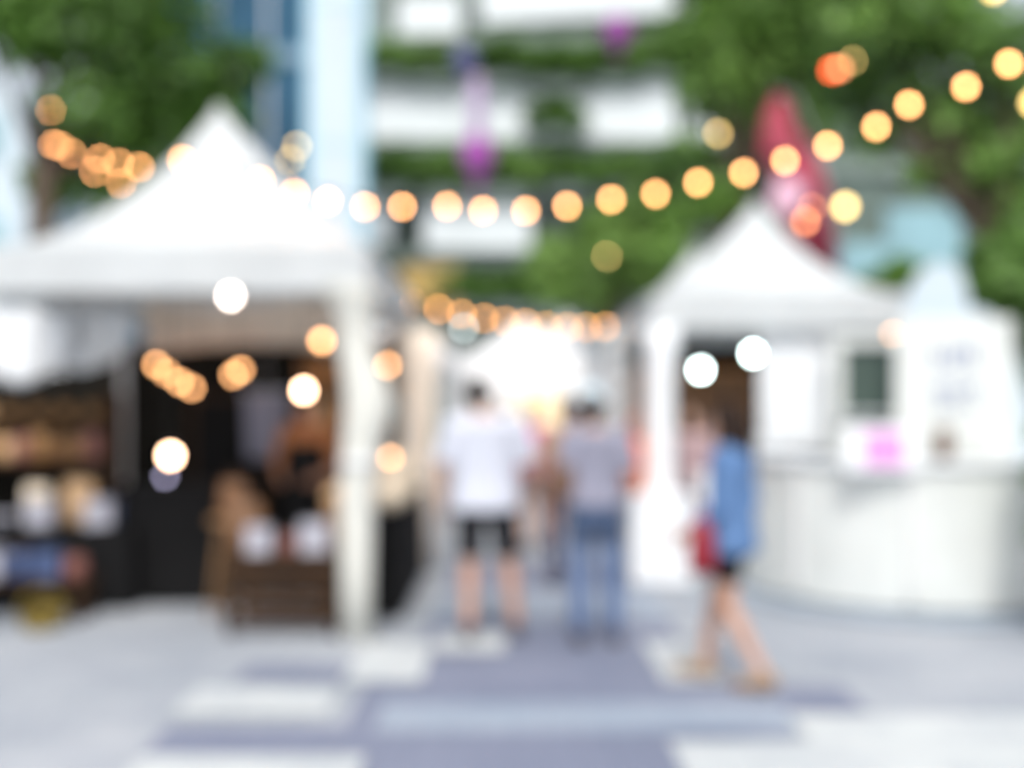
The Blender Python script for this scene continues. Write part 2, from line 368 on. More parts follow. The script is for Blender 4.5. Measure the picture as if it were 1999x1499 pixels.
# ------------------------------------------------------------------ hanging lamps
def pendant(px_, py_, d, r, m, label, top, shade=False, cat='lamp', group=None):
    p = P(px_, py_, d)
    t = thing('pendant_lamp_or_glint', label, cat, p, 0, group)
    bulb_part(t, (0, 0, 0), r, m)
    MB().tube([(0, 0, r * 2.2), (0, 0, max(.05, top - p.z))], .004, 6).build('cord', 'wire', t, local=True)
    return t
G1 = 'hanging lamps and reflection glints inside the large tent'
pendant(450, 578, 6.95, .036, 'lamppale', 'pale lamp hanging under the front edge of the large tent', 2.62, group=G1)
pendant(628, 665, 7.6, .030, 'lampamber', 'peach lamp beside the cream front post, just below the roof', 2.6, group=G1)
pendant(593, 762, 7.9, .036, 'lamp', 'bright warm lamp hanging by the vendor in the rust shirt', 2.7, group=G1)
pendant(333, 889, 7.3, .040, 'lamp', 'lowest and brightest warm lamp in front of the dark counter', 2.6, group=G1)
pendant(757, 713, 8.6, .028, 'lampamber', 'amber lamp just behind the cream front post', 2.6, group=G1)
pendant(762, 893, 8.4, .022, 'lampamber', 'dim amber lamp low over the black table', 2.6, group=G1)
am = [(305, 712, 8.8, 'first and leftmost lamp of the amber cluster under the roof'), (325, 728, 9.1, 'second lamp of the amber cluster under the roof'), (350, 745, 9.0, 'third lamp of the amber cluster under the roof'), (374, 757, 9.2, 'fourth lamp of the amber cluster under the roof'), (455, 732, 9.2, 'amber lamp to the right of the cluster, lower of a pair'), (470, 722, 8.9, 'amber lamp to the right of the cluster, upper of a pair')]
for a, b_, d, l in am: pendant(a, b_, d, .026, 'lampamber', l, 2.62, group=G1)
for a, b_, d, l in ((461, 796, 9.3, 'faint lavender glowing reflection spot below the pair of amber lamps'), (553, 792, 9.4, 'faint lavender glowing reflection spot left of the bright warm lamp'), (396, 838, 9.2, 'faint lavender glowing reflection spot above the lowest bright lamp'), (322, 930, 9.0, 'faint lavender glowing reflection spot just under the lowest bright lamp')):
    pendant(a, b_, d, .025, 'glintcool', l, 2.62, group=G1)  # these globes stand in for small bright reflections
G2 = 'white lamps in the right-hand tent'
pendant(1368, 722, 9.35, .040, 'led', 'cool white lamp nearer the left post of the right-hand tent', 2.55, group=G2)
pendant(1470, 690, 9.3, .040, 'led', 'cool white lamp beside the white screen of the right-hand tent', 2.55, group=G2)
pendant(1745, 655, 9.1, .035, 'lampamber', 'amber lamp at the right corner of the right-hand tent roof', 2.3, group=G2)
pendant(905, 640, 13.5, .035, 'coolwhite', 'pale lamp on the far white tents near the left end of the low string', 2.75)

# ------------------------------------------------------------------ large tent: furniture and goods
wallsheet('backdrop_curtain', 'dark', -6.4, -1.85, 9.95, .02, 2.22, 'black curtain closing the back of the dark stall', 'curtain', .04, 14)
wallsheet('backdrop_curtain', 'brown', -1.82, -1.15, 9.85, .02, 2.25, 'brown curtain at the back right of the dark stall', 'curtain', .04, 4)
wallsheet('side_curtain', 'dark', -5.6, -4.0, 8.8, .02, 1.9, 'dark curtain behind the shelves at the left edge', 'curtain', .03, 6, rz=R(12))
# white hanging cloths
for i, (a, b_, d, l) in enumerate(((45, 232, 8.2, 'white scalloped cloth hanging at the far left under the roof'), (165, 262, 8.3, 'white scalloped cloth hanging under the roof near the grey post'))):
    x0, x1 = (a - 110 - CX) / F * d, (a + 95 - CX) / F * d
    t = thing('hanging_cloth', l, 'cloth', ((x0 + x1) / 2, d, 2.4), 0, 'white cloths hung under the roof')
    h = (x1 - x0) / 2; dep = .62 - i * .12
    MB().sheet(lambda u, v: Vector((-h + 2 * h * u, .05 * math.sin(u * 18), -.02 - dep * v * (.45 + .55 * math.sin(math.pi * u) ** .8))), 30, 8).build('fabric', 'cloth', t, local=True, smooth=True, solid=.004)
    MB().tube([(-h, 0, 0), (h, 0, 0)], .012, 6).build('rail', 'greymetal', t, local=True)
t = thing('hanging_cloth', 'taupe banner cloth strung across the back of the large tent', 'cloth', (-2.45, 9.35, 2.62))
MB().sheet(lambda u, v: Vector((-1.0 + 2.1 * u, .03 * math.sin(u * 20), -.02 - .52 * v * (1 - .15 * math.sin(math.pi * u)))), 30, 6).build('fabric', 'cream', t, local=True, smooth=True, solid=.004)
MB().tube([(-1, 0, 0), (1.1, 0, 0)], .012, 6).build('rail', 'greymetal', t, local=True)
t = thing('hanging_cloth', 'lavender-grey cloth hanging between the chalkboard and the vendor', 'cloth', (P(520, 0, 9.1).x, 9.1, 1.72))
MB().sheet(lambda u, v: Vector((-.20 + .40 * u - .04 * v * (u - .5), .03 * math.sin(u * 14), -.01 - .62 * v)), 20, 6).build('fabric', 'lav', t, local=True, smooth=True, solid=.004)
MB().tube([(-.22, 0, 0), (.22, 0, 0)], .010, 6).tube([(0, 0, 0), (0, 0, .9)], .005, 6).build('hanger_bar', 'greymetal', t, local=True)
ORD = ['first', 'second', 'third', 'fourth', 'fifth', 'sixth', 'seventh', 'eighth', 'ninth', 'tenth', 'eleventh', 'twelfth']
def goods(kind, loc, sc, m, label, group):
    x, y, z = loc; c = {'white': 'ceramic'}
    if kind == 'jar':
        t = thing('jar', label, 'jar', loc, 0, group)
        MB().lathe((0, 0, 0), [(sc * .42, 0), (sc * .5, .05 * sc), (sc * .5, sc * .85), (sc * .38, sc)], 14).build('glass_body', m, t, local=True, smooth=True)
        MB().lathe((0, 0, sc), [(sc * .40, .002), (sc * .40, sc * .14), (sc * .36, sc * .16)], 14).build('lid', 'darkwood', t, local=True)
    elif kind == 'box':
        t = thing('carton', label, 'box', loc, random.uniform(-.3, .3), group)
        MB().box((0, 0, sc * .5), (sc, sc * .8, sc)).build('body', m, t, local=True, bevel=.006)
        MB().box((0, 0, sc + .006), (sc * 1.03, sc * .83, .012)).build('lid', m, t, local=True)
    elif kind == 'bag':
        t = thing('paper_bag', label, 'bag', loc, random.uniform(-.4, .4), group)
        def ring(z, a, b): return [Vector((a * math.cos(q) ** 1, b * math.sin(q), z)) for q in (2 * math.pi * k / 12 for k in range(12))]
        MB().loft([ring(0, sc * .4, sc * .25), ring(sc * .3, sc * .45, sc * .28), ring(sc * .9, sc * .4, sc * .18), ring(sc * 1.15, sc * .38, sc * .05)]).build('body', m, t, local=True, smooth=True)
        MB().tube([(-sc * .16, 0, sc * 1.1), (-sc * .12, 0, sc * 1.4), (sc * .12, 0, sc * 1.4), (sc * .16, 0, sc * 1.1)], .006, 6).build('handle', 'brownbag', t, local=True)
    elif kind == 'bowl':
        t = thing('bowl', label, 'bowl', loc, 0, group)
        MB().lathe((0, 0, 0), [(sc * .3, 0), (sc * .32, .02), (sc * .6, sc * .4), (sc * .62, sc * .42), (sc * .56, sc * .4), (sc * .28, sc * .06)], 18).build('body', m, t, local=True, smooth=True)
    elif kind == 'loaf':
        t = thing('bread_loaf', label, 'bread', loc, random.uniform(-1, 1), group)
        MB().ell((0, 0, sc * .36), (sc * .75, sc * .42, sc * .38), 16, 10).build('crust', m, t, local=True, smooth=True)
    elif kind == 'basket':
        t = thing('basket', label, 'basket', loc, 0, group)
        MB().lathe((0, 0, 0), [(sc * .5, 0), (sc * .56, sc * .2), (sc * .66, sc * .5), (sc * .70, sc * .53), (sc * .62, sc * .5), (sc * .5, sc * .1)], 20).build('woven_body', m, t, local=True)
        MB().tube([(sc * .66 * math.cos(a), 0, sc * .5 + sc * .6 * math.sin(a)) for a in (math.pi * k / 10 for k in range(11))], .012, 6).build('handle', m, t, local=True)
    return t
def table(name, x0, x1, y0, y1, h, top, leg, label, cloth=None, cat='table', slats=0):
    t = thing(name, label, cat, ((x0 + x1) / 2, (y0 + y1) / 2, 0)); a, b = (x1 - x0) / 2, (y1 - y0) / 2
    MB().box((0, 0, h - .02), (2 * a, 2 * b, .04)).build('tabletop', top, t, local=True, bevel=.006)
    for sx in (-1, 1):
        for sy in (-1, 1): MB().box((sx * (a - .05), sy * (b - .05), (h - .04) / 2), (.05, .05, h - .04)).build('leg', leg, t, local=True)
    if cloth:
        def fn(u, v):
            k = u * 4; e = k % 1; i = int(k) % 4
            x, y = [(-1 + 2 * e, -1), (1, -1 + 2 * e), (1 - 2 * e, 1), (-1, 1 - 2 * e)][i]
            s_ = 1 + .02 * math.sin(u * 80) * v + .02 * v
            return Vector((x * (a + .012) * s_, y * (b + .012) * s_, h + .004 - (h - .02) * v))
        q = MB().sheet(fn, 96, 6); q.box((0, 0, h + .004), (2 * a + .02, 2 * b + .02, .006))
        c = q.build('tablecloth', cloth, None, local=True); c.location = t.location
        tag(c, label.replace('table', 'cloth draped over the table', 1) if len(label) < 60 else cloth + ' cloth over table', 'tablecloth')
        return t, c
    for k in range(slats):
        z = .12 + k * (h - .2) / max(1, slats - 1)
        for sy in (-1, 1): MB().box((0, sy * (b - .02), z), (2 * a - .02, .02, .07)).build('slat', top, t, local=True)
    return t, None
# shelving at far left
t = thing('shelf_unit', 'dark wooden shelf holding rows of amber goods at the far left', 'shelf', (-4.15, 8.55, 0))
for sx in (-1, 1): MB().box((sx * .72, 0, .85), (.05, .34, 1.7)).build('side_panel', 'darkwood', t, local=True)
for z in (.35, 1.12, 1.46): MB().box((0, 0, z), (1.39, .33, .035)).build('shelf_board', 'darkwood', t, local=True)
cols = ['honey', 'rosy', 'honey', 'bread', 'rosy', 'honey', 'wood', 'honey', 'rosy']
cn = {'honey': 'amber', 'rosy': 'rose-brown', 'bread': 'light brown', 'wood': 'dark brown'}
for k in range(9):
    goods('jar', (-4.15 - .60 + k * .15, 8.5, 1.138), .17 + .03 * (k % 3), cols[k], f'{cn[cols[k]]} jar, {ORD[k]} from the left on the middle shelf', 'jars on the dark shelf')
for k in range(6):
    goods('jar', (-4.15 - .58 + k * .23, 8.5, 1.478), .13, cols[(k * 2 + 1) % 9], f'{cn[cols[(k*2+1) % 9]]} jar, {ORD[k]} from the left on the top shelf', 'jars on the dark shelf')
# low display table at far left
_, c = table('display_table', -4.35, -2.98, 7.75, 8.25, .62, 'darkwood', 'darkwood', 'low table under a black cloth at the far left', 'black')
c['label'] = 'black cloth draped to the ground over the far left table'
dg = [('bowl', -4.05, 7.9, .2, 'ceramic', 'white bowl at the far left of the low black table'), ('box', -3.72, 7.88, .20, 'ceramic', 'white carton in the middle of the low black table'), ('bag', -3.5, 8.05, .30, 'bread', 'light brown paper bag on the low black table'), ('box', -3.28, 7.9, .2, 'ceramic', 'white carton at the right end of the low black table'), ('bag', -3.86, 8.1, .26, 'paper', 'cream paper bag behind the white cartons'), ('jar', -3.12, 8.05, .2, 'blueg', 'blue jar at the right end of the low black table')]
for k, x, y, s_, m, l in dg: goods(k, (x, y, .64), s_, m, l, 'goods on the low black table')
t = thing('display_step', 'dark wooden step in front of the low black table', 'display step', (-3.70, 7.45, 0))
MB().box((0, 0, .29), (1.1, .3, .03)).build('tread', 'darkwood', t, local=True, bevel=.005)
for sx in (-1, 1): MB().box((sx * .5, 0, .137), (.04, .28, .274)).build('side_panel', 'darkwood', t, local=True)
for k, x, y, s_, m, l in [('box', -3.9, 7.45, .20, 'ceramic', 'white carton on the dark step'), ('jar', -3.68, 7.45, .2, 'blueg', 'blue jar on the dark step'), ('box', -3.46, 7.45, .19, 'blueg', 'navy carton on the dark step'), ('bag', -4.1, 7.45, .22, 'paper', 'cream paper bag at the left end of the step'), ('jar', -3.27, 7.45, .16, 'rosy', 'rose-brown jar at the right end of the step')]:
    goods(k, (x, y, .306), s_, m, l, 'goods on the dark step')
goods('basket', (-3.36, 7.12, 0), .24, 'yellowg', 'yellow basket on the ground below the dark step', None)
# dark counter and easel
_, c = table('counter_table', -3.12, -2.36, 7.95, 8.55, .95, 'darkwood', 'darkwood', 'dark counter under a black cloth in the middle of the stall', 'black')
c['label'] = 'black cloth over the dark counter below the brightest lamp'
t = thing('chalkboard', 'black standing chalkboard behind the dark counter', 'sign board', (-2.62, 9.2, 0), R(4))
MB().box((0, 0, 1.12), (.62, .02, 1.1)).build('panel', 'black', t, local=True)
q = MB()
for z in (.56, 1.68): q.box((0, 0, z), (.70, .04, .04))
for sx in (-1, 1): q.box((sx * .33, 0, 1.12), (.04, .04, 1.08))
q.build('frame', 'darkwood', t, local=True)
for sx in (-1, 1): MB().tube([(sx * .3, 0, .6), (sx * .36, -.12, 0.01)], .018, 6).build('leg', 'darkwood', t, local=True)
# crate table at front
x0, x1 = (440 - CX) / F * 6.95, (668 - CX) / F * 6.95
t, _ = table('crate_table', x0, x1, 6.85, 7.35, .56, 'darkwood', 'darkwood', 'dark slatted wooden table left of the cream front post', None, slats=4)
xm = (x0 + x1) / 2
for k, x, y, s_, m, l in [('box', xm - .18, 7.0, .17, 'ceramic', 'white carton on the left of the slatted table'), ('box', xm + .20, 7.05, .20, 'ceramic', 'white carton on the right of the slatted table'), ('bag', xm - .32, 7.15, .30, 'wood', 'brown paper bag at the left end of the slatted table'), ('jar', xm + .02, 7.0, .13, 'rosy', 'rose-brown jar between the cartons on the slatted table'), ('bag', xm + .34, 7.2, .3, 'tan', 'tan paper bag beside the front post')]:
    goods(k, (x, y, .56), s_, m, l, 'goods on the slatted table')
t = thing('stool', 'tan wooden stool left of the slatted table', 'stool', ((455 - CX) / F * 7.6, 7.6, 0))
MB().lathe((0, 0, .70), [(.17, 0), (.18, .02), (.17, .04)], 18).build('seat', 'tan', t, local=True)
for k in range(4):
    a = math.pi / 4 + k * math.pi / 2
    MB().tube([(.10 * math.cos(a), .10 * math.sin(a), .70), (.19 * math.cos(a), .19 * math.sin(a), 0)], .018, 6).build('leg', 'tan', t, local=True)
goods('bag', (t.location.x, 7.6, .74), .24, 'wood', 'dark brown paper bag standing on the tan stool', None)
t = thing('wooden_rack', 'tan wooden rack of amber goods between the vendor and the front post', 'rack', (-1.62, 9.0, 0))
for sx in (-1, 1):
    for sy in (-1, 1): MB().box((sx * .24, sy * .14, 1.0), (.035, .035, 2.0)).build('upright', 'orangewood', t, local=True)
for z in (.6, 1.0, 1.4, 1.8): MB().box((0, 0, z), (.44, .30, .03)).build('shelf_board', 'orangewood', t, local=True)
MB().box((0, .15, 1.2), (.44, .012, 1.3)).build('back_panel', 'tan', t, local=True)
for zi, z in enumerate((1.018, 1.418, 1.818)):
    for k in range(2):
        goods(('jar', 'bag')[(zi + k) % 2], (-1.72 + .2 * k, 8.97, z), .19, ('honey', 'bread', 'orangewood')[(zi + k) % 3], f"{('amber', 'light brown', 'rust')[(zi + k) % 3]} {('jar', 'paper bag')[(zi + k) % 2]} at the {('left', 'right')[k]} of the rack's {('lowest', 'middle', 'top')[zi]} filled shelf", 'goods on the tan rack')
# long black table on the aisle side
_, c = table('aisle_table', -1.42, -.84, 7.42, 9.4, .80, 'darkwood', 'darkwood', 'long black-draped table along the aisle side of the large tent', 'black')
c['label'] = 'long black cloth over the table beside the aisle'
al = [('basket', -1.04, 7.75, .30, 'paper', 'cream basket at the near end of the long black table'), ('loaf', -1.14, 8.1, .28, 'bread', 'large crusty loaf behind the cream basket'), ('bag', -1.0, 8.45, .34, 'paper', 'cream paper bag halfway along the long black table'), ('loaf', -.98, 8.12, .30, 'paper', 'small pale loaf on the aisle edge of the long table'), ('bag', -1.16, 8.85, .30, 'bread', 'light brown paper bag toward the far end of the long table'), ('bowl', -1.0, 9.1, .40, 'paper', 'cream bowl at the far end of the long black table'), ('loaf', -1.25, 7.68, .26, 'bread', 'crusty loaf at the near inner corner of the long table'), ('loaf', -.96, 7.52, .28, 'paper', 'pale loaf at the near outer corner of the long table')]
for k, x, y, s_, m, l in al: goods(k, (x, y, .808), s_, m, l, 'goods on the long black table')

# ------------------------------------------------------------------ right-hand tent and curved counter
t = thing('wooden_cabinet', 'orange-brown wooden cabinet in the back of the right-hand tent', 'cabinet', (2.05, 11.2, 0))
MB().box((0, 0, 1.0), (1.3, .4, 2.0)).build('carcass', 'orangewood', t, local=True, bevel=.01)
for sx in (-1, 1):
    d_ = MB().box((sx * .32, -.215, 1.35), (.60, .026, 1.2)).build('door', 'wood', t, local=True, bevel=.006)
    MB().box((sx * .06, -.24, 1.3), (.02, .03, .16)).build('handle', 'greymetal', d_, local=True)
MB().box((0, -.212, .36), (1.26, .024, .62)).build('drawer_panel', 'darkwood', t, local=True)
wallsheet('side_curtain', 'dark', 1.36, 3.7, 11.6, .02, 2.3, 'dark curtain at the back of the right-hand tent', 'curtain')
t = thing('white_screen', 'plain white roll-down screen hanging in the right-hand tent front', 'screen', ((1562 - CX) / F * 9.25, 9.25, 1.2))
MB().box((0, 0, .55), (.74, .02, 1.08)).build('panel', 'white', t, local=True, bevel=.004)
MB().tube([(-.38, 0, 1.11), (.38, 0, 1.11)], .03, 10).build('roller', 'white', t, local=True)
MB().tube([(-.37, 0, .0), (.37, 0, .0)], .015, 8).build('bottom_bar', 'greymetal', t, local=True)
t = thing('window_panel', 'white booth panel with a dark square opening below the roof corner', 'panel', ((1700 - CX) / F * 9.0, 9.0, 0))
q = MB()
for dx, w_ in ((-.30, .10), (.30, .12)): q.box((dx, 0, 1.82), (w_, .05, .62))
q.box((0, 0, .76), (.72, .05, 1.5)); q.box((0, 0, 2.18), (.72, .05, .10))
q.build('frame', 'board', t, local=True)
MB().box((0, .04, 1.82), (.5, .012, .62)).build('dark_pane', 'darkglass', t, local=True)
MB().box((0, -.05, 1.52), (.60, .10, .025)).build('sill', 'white', t, local=True)
# curved counter
CCX, CCY, CR = 3.45, 8.75, 1.42
t = thing('curved_counter', 'rounded white counter standing on the pale paving at the right', 'counter', (CCX, CCY, 0))
def arc(r, z, a0=math.pi * 1.0, a1=math.pi * 2.0, n=28): return [Vector((r * math.cos(a0 + (a1 - a0) * k / n), r * .92 * math.sin(a0 + (a1 - a0) * k / n), z)) for k in range(n + 1)]
def arcwall(r0, r1, z0, z1, a0=math.pi, a1=2 * math.pi, n=28):
    q = MB(); ri = [[arc(r0, z0, a0, a1, n)[k], arc(r1, z0, a0, a1, n)[k], arc(r1, z1, a0, a1, n)[k], arc(r0, z1, a0, a1, n)[k]] for k in range(n + 1)]
    return q.loft(ri)
for k in range(5):
    a0 = math.pi * (1 + k / 5) + .008; a1 = math.pi * (1 + (k + 1) / 5) - .008
    arcwall(CR - .04, CR, .06, 1.12, a0, a1, 8).build('front_panel', 'board', t, local=True)
arcwall(CR - .05, CR - .045, .2, 1.12).build('backing', 'greymetal', t, local=True)
arcwall(CR - .42, CR + .05, 1.125, 1.165).build('countertop', 'white', t, local=True)
arcwall(CR - .16, CR - .12, .0, .22).build('toe_kick', 'white', t, local=True)
for k in range(6):
    a = math.pi * (1 + (k + .0) / 5)
    MB().box(((CR + .012) * math.cos(a), (CR + .012) * .92 * math.sin(a), .63), (.035, .035, .94), a).build('trim_post', 'alu', t, local=True)
# blue-grey disc standing in for the shadow on the floor round the counter
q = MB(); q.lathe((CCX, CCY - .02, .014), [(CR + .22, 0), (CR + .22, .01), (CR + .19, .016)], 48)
tag(q.build('shadow_disc', mat('blue_grey_shadow', (.28, .33, .39), .9, .2, 5)), 'round blue-grey disc painted as the floor shadow under the rounded white counter', 'painted shadow')
# things on or by the counter
t = thing('paper_sign', 'white sheet with a pink square mark hanging over the counter front edge', 'sign', ((1716 - CX) / F * 7.5, 7.455, 1.10), R(-8))
MB().box((0, 0, .17), (.52, .012, .34), rx=R(-6)).build('sheet', 'cloth', t, local=True)
MB().box((.02, -.014, .17), (.29, .006, .25), rx=R(-6)).build('pink_mark', 'pinkink', t, local=True)
t = thing('brown_pouch', 'small brown pouch standing on the white counter', 'pouch', ((1843 - CX) / F * 7.7, 7.7, 1.168))
MB().loft([[Vector((a * math.cos(q), b * math.sin(q), z)) for q in (2 * math.pi * k / 12 for k in range(12))] for z, a, b in ((0, .05, .04), (.08, .075, .05), (.2, .06, .035), (.25, .07, .015))]).build('body', 'brownbag', t, local=True, smooth=True)
MB().tube([(-.05, 0, .19), (0, -.02, .185), (.05, 0, .19)], .008, 6).build('drawstring', 'paper', t, local=True)
t = thing('notice_board', 'tall white notice board with faint blue-grey marks behind the counter', 'sign board', ((1862 - CX) / F * 8.1, 8.1, 0), R(-6))
W_ = .46
MB().box((0, 0, 1.72), (2 * W_, .04, 1.16)).build('panel', 'board', t, local=True, bevel=.01)
random.seed(3)
for row, (z, n, h_) in enumerate(((1.98, 4, .17), (1.72, 5, .10), (1.58, 4, .06))):
    for k in range(n):
        x = -.17 + k * .36 / n; q = MB()
        ww = .30 / n
        for b_ in range(5):
            if random.random() < .6: q.box((x + ww / 2 + random.uniform(-.012, .012), -.0225 - b_ * .0006, z + h_ * (b_ / 4 - .5)), (ww * random.uniform(.45, 1), .004, h_ * .13), ry=random.uniform(-.25, .25))
            else: q.box((x + ww * random.uniform(.2, .8), -.0225 - b_ * .0006, z + h_ * random.uniform(-.2, .2)), (.018, .004, h_ * random.uniform(.4, .8)), ry=random.uniform(-.35, .35))
        q.build('printed_mark', 'ink', t, local=True)
for sx in (-1, 1): MB().box((sx * (W_ - .06), .04, .57), (.05, .04, 1.14)).build('leg', 'alu', t, local=True)
t = thing('header_panel', 'narrow white header panel with a rounded top rising above the booth', 'panel', ((1826 - CX) / F * 8.6, 8.6, 0))
MB().prism([(-.28, 1.2), (.28, 1.2), (.27, 2.55), (.20, 2.76), (.05, 2.84), (-.10, 2.78), (-.22, 2.62), (-.28, 2.35)], -.03, .03).build('panel', 'palewall', t, local=True)
for sx in (-1, 1): MB().box((sx * .2, .05, 1.1), (.04, .035, 2.2)).build('stand_pole', 'alu', t, local=True)
t = thing('slanted_panel', 'white fabric wing sloping down to the right edge beside the notice board', 'panel', ((1900 - CX) / F * 8.45, 8.45, 0))
MB().prism([(-.35, .9), (.62, .9), (.50, 1.55), (.36, 2.0), (.26, 2.28), (.10, 2.40), (-.12, 2.44), (-.35, 2.36)], -.02, .02).build('fabric', 'palewall', t, local=True)
MB().tube([(-.30, .04, .0), (-.30, .04, 2.3)], .02, 8).build('pole', 'alu', t, local=True)
wallsheet('side_curtain', 'palewall', (1960 - CX) / F * 8.9, (2300 - CX) / F * 8.9, 8.9, .02, 1.45, 'pale low fabric wall at the right edge behind the counter', 'curtain', .02, 6)
# white draped table left of the right-hand tent
_, c = table('side_table', (1232 - CX) / F * 9.0, (1336 - CX) / F * 9.0, 8.75, 9.15, .8, 'white', 'alu', 'white-draped table at the foot of the left post', 'cloth')
c['label'] = 'white cloth over the small table below the orange bag'
_, c = table('seller_table', 1.75, 2.55, 9.3, 9.75, .95, 'white', 'alu', 'white-draped table inside the right-hand tent behind the denim woman', 'cloth')
c['label'] = 'white cloth over the table inside the right-hand tent'

# ------------------------------------------------------------------ people
def remesh(mb, voxel, it, name):
    o = mb.build('tmp', 'skin'); q = o.modifiers.new('r', 'REMESH'); q.mode = 'VOXEL'; q.voxel_size = voxel
    s_ = o.modifiers.new('s', 'SMOOTH'); s_.iterations = it; s_.factor = .5
    me = bpy.data.meshes.new_from_object(o.evaluated_get(bpy.context.evaluated_depsgraph_get())); me.name = name
    old = o.data; bpy.data.objects.remove(o); bpy.data.meshes.remove(old); me.shade_smooth(); me.materials.clear()
    return me
def person(label, loc, rz, H, skin='skin', hair=('hair', 'short'), top='tee', sleeve=.6, hem=.86, bottom='blackcotton', leg=.9, shoe='shoe', J=None, wide=1.0, bottom_low=None, cap=None, apron=None, group='people walking and standing in the market'):
    t = thing('person', label, 'person', loc, rz, group); k = H / 1.7; J = J or {}
    def j(n, d): return Vector(J.get(n, d)) * k
    Z = Vector((0, 0, 1))
    sh = {s: j(f'sh{s}', (s * .175 * wide, -.01, 1.385)) for s in (-1, 1)}
    el = {s: j(f'el{s}', (s * .235 * wide, -.03, 1.09)) for s in (-1, 1)}
    wr = {s: j(f'wr{s}', (s * .245 * wide, .06, .86)) for s in (-1, 1)}
    hp = {s: j(f'hp{s}', (s * .09, 0, .90)) for s in (-1, 1)}
    kn = {s: j(f'kn{s}', (s * .105, .02, .48)) for s in (-1, 1)}
    an = {s: j(f'an{s}', (s * .11, -.02, .085)) for s in (-1, 1)}
    toe = {s: j(f'toe{s}', tuple((an[s] / k + Vector((s * .02, .16, -.055))))) for s in (-1, 1)}
    hc = j('head', (0, .02, 1.585)); lean = j('lean', (0, 0, 0))
    def ring(z, rx, ry, y=0, inf=0, n=20):
        f = max(0, (z - .9) / .5); o_ = lean * f
        return [Vector(((rx * wide + inf) * math.cos(a) * k + o_.x, ((ry + inf) * math.sin(a) + y) * k + o_.y, z * k)) for a in (2 * math.pi * i / n for i in range(n))]
    TR = [(.80, .10, .085, 0), (.86, .165, .115, -.01), (.94, .168, .115, -.01), (1.04, .142, .098, 0), (1.12, .143, .098, 0), (1.22, .160, .110, 0), (1.32, .172, .105, -.005), (1.385, .150, .085, -.01), (1.425, .075, .062, -.01), (1.445, .058, .058, -.008)]
    b = MB(); b.loft([ring(*r) for r in TR])
    nb = Vector((0, -.01, 1.40)) * k + lean
    b.cap(nb, hc + Vector((0, -.02, -.06)) * k, .056 * k, .052 * k)
    # head: skull, jaw, nose, brow, lips, ears
    b.ell(hc + Vector((0, -.012, .025)) * k, (.074 * k, .094 * k, .092 * k)); b.ell(hc + Vector((0, .022, -.055)) * k, (.055 * k, .066 * k, .062 * k))
    b.cap(hc + Vector((0, .085, .005)) * k, hc + Vector((0, .105, -.028)) * k, .009 * k, .014 * k); b.ell(hc + Vector((0, .073, .022)) * k, (.048 * k, .016 * k, .010 * k))
    b.ell(hc + Vector((0, .083, -.060)) * k, (.024 * k, .010 * k, .008 * k)); b.ell(hc + Vector((0, .080, -.072)) * k, (.020 * k, .010 * k, .007 * k))
    for s in (-1, 1):
        b.ell(hc + Vector((s * .076, -.01, -.008)) * k, (.010 * k, .020 * k, .032 * k))
        b.cap(sh[s], el[s], .050 * k, .039 * k); b.cap(el[s], wr[s], .040 * k, .027 * k); b.cap(sh[s] + (nb - sh[s]) * .5, sh[s], .05 * k, .052 * k)
        b.cap(hp[s], kn[s], .086 * k, .055 * k); cf = kn[s] + (an[s] - kn[s]) * .3
        b.cap(kn[s], cf + Vector((0, -.012, 0)) * k, .052 * k, .054 * k); b.cap(cf, an[s], .052 * k, .034 * k)
        b.cap(an[s] + Vector((0, -.03, -.035)) * k, toe[s], .034 * k, .026 * k)
        d = (wr[s] - el[s]).normalized(); n_ = Vector(J.get(f'palm{s}', (-s, 0, 0))); n_ = (n_ - d * n_.dot(d)).normalized(); w_ = d.cross(n_)
        if w_.y < 0: w_ = -w_
        pe = wr[s] + d * .085 * k
        for off in (-.024, -.008, .008, .024): b.cap(wr[s] + w_ * off * .7 * k, pe + w_ * off * k, .015 * k, .0125 * k, 10)
        cu = J.get(f'curl{s}', .5)
        for off, ln in ((-.028, .060), (-.0095, .074), (.0095, .080), (.028, .072)):
            p0 = pe + w_ * off * k; p1 = p0 + (d * math.cos(cu * .6) + n_ * math.sin(cu * .6)) * ln * .5 * k; p2 = p1 + (d * math.cos(cu * 1.5) + n_ * math.sin(cu * 1.5)) * ln * .5 * k
            b.cap(p0, p1, .0092 * k, .0085 * k, 8); b.cap(p1, p2, .0085 * k, .007 * k, 8)
        t0 = wr[s] + d * .03 * k + w_ * .022 * k; t1 = t0 + (d * .7 + w_ * .7 + n_ * .2).normalized() * .038 * k; t2 = t1 + (d * .95 + w_ * .1 + n_ * .3).normalized() * .032 * k
        b.cap(t0, t1, .013 * k, .0105 * k, 8); b.cap(t1, t2, .0105 * k, .008 * k, 8)
    def put(name, me, m):
        me.materials.append(M[m]); o = bpy.data.objects.new(name, me); C.objects.link(o); o.parent = t; ORG[o] = Vector(); return o
    put('body', remesh(b, .0085, 3, 'body'), skin)
    # shirt
    q = MB(); rr = [(hem, .176, .126, -.01, .024), (hem + .06, .174, .124, -.008, .024)] + [(z, max(rx, .158), max(ry, .112), y, .024) for z, rx, ry, y in TR[3:8] if z > hem + .08] + [(1.43, .085, .07, -.012, .006)]
    q.loft([ring(*r) for r in rr])
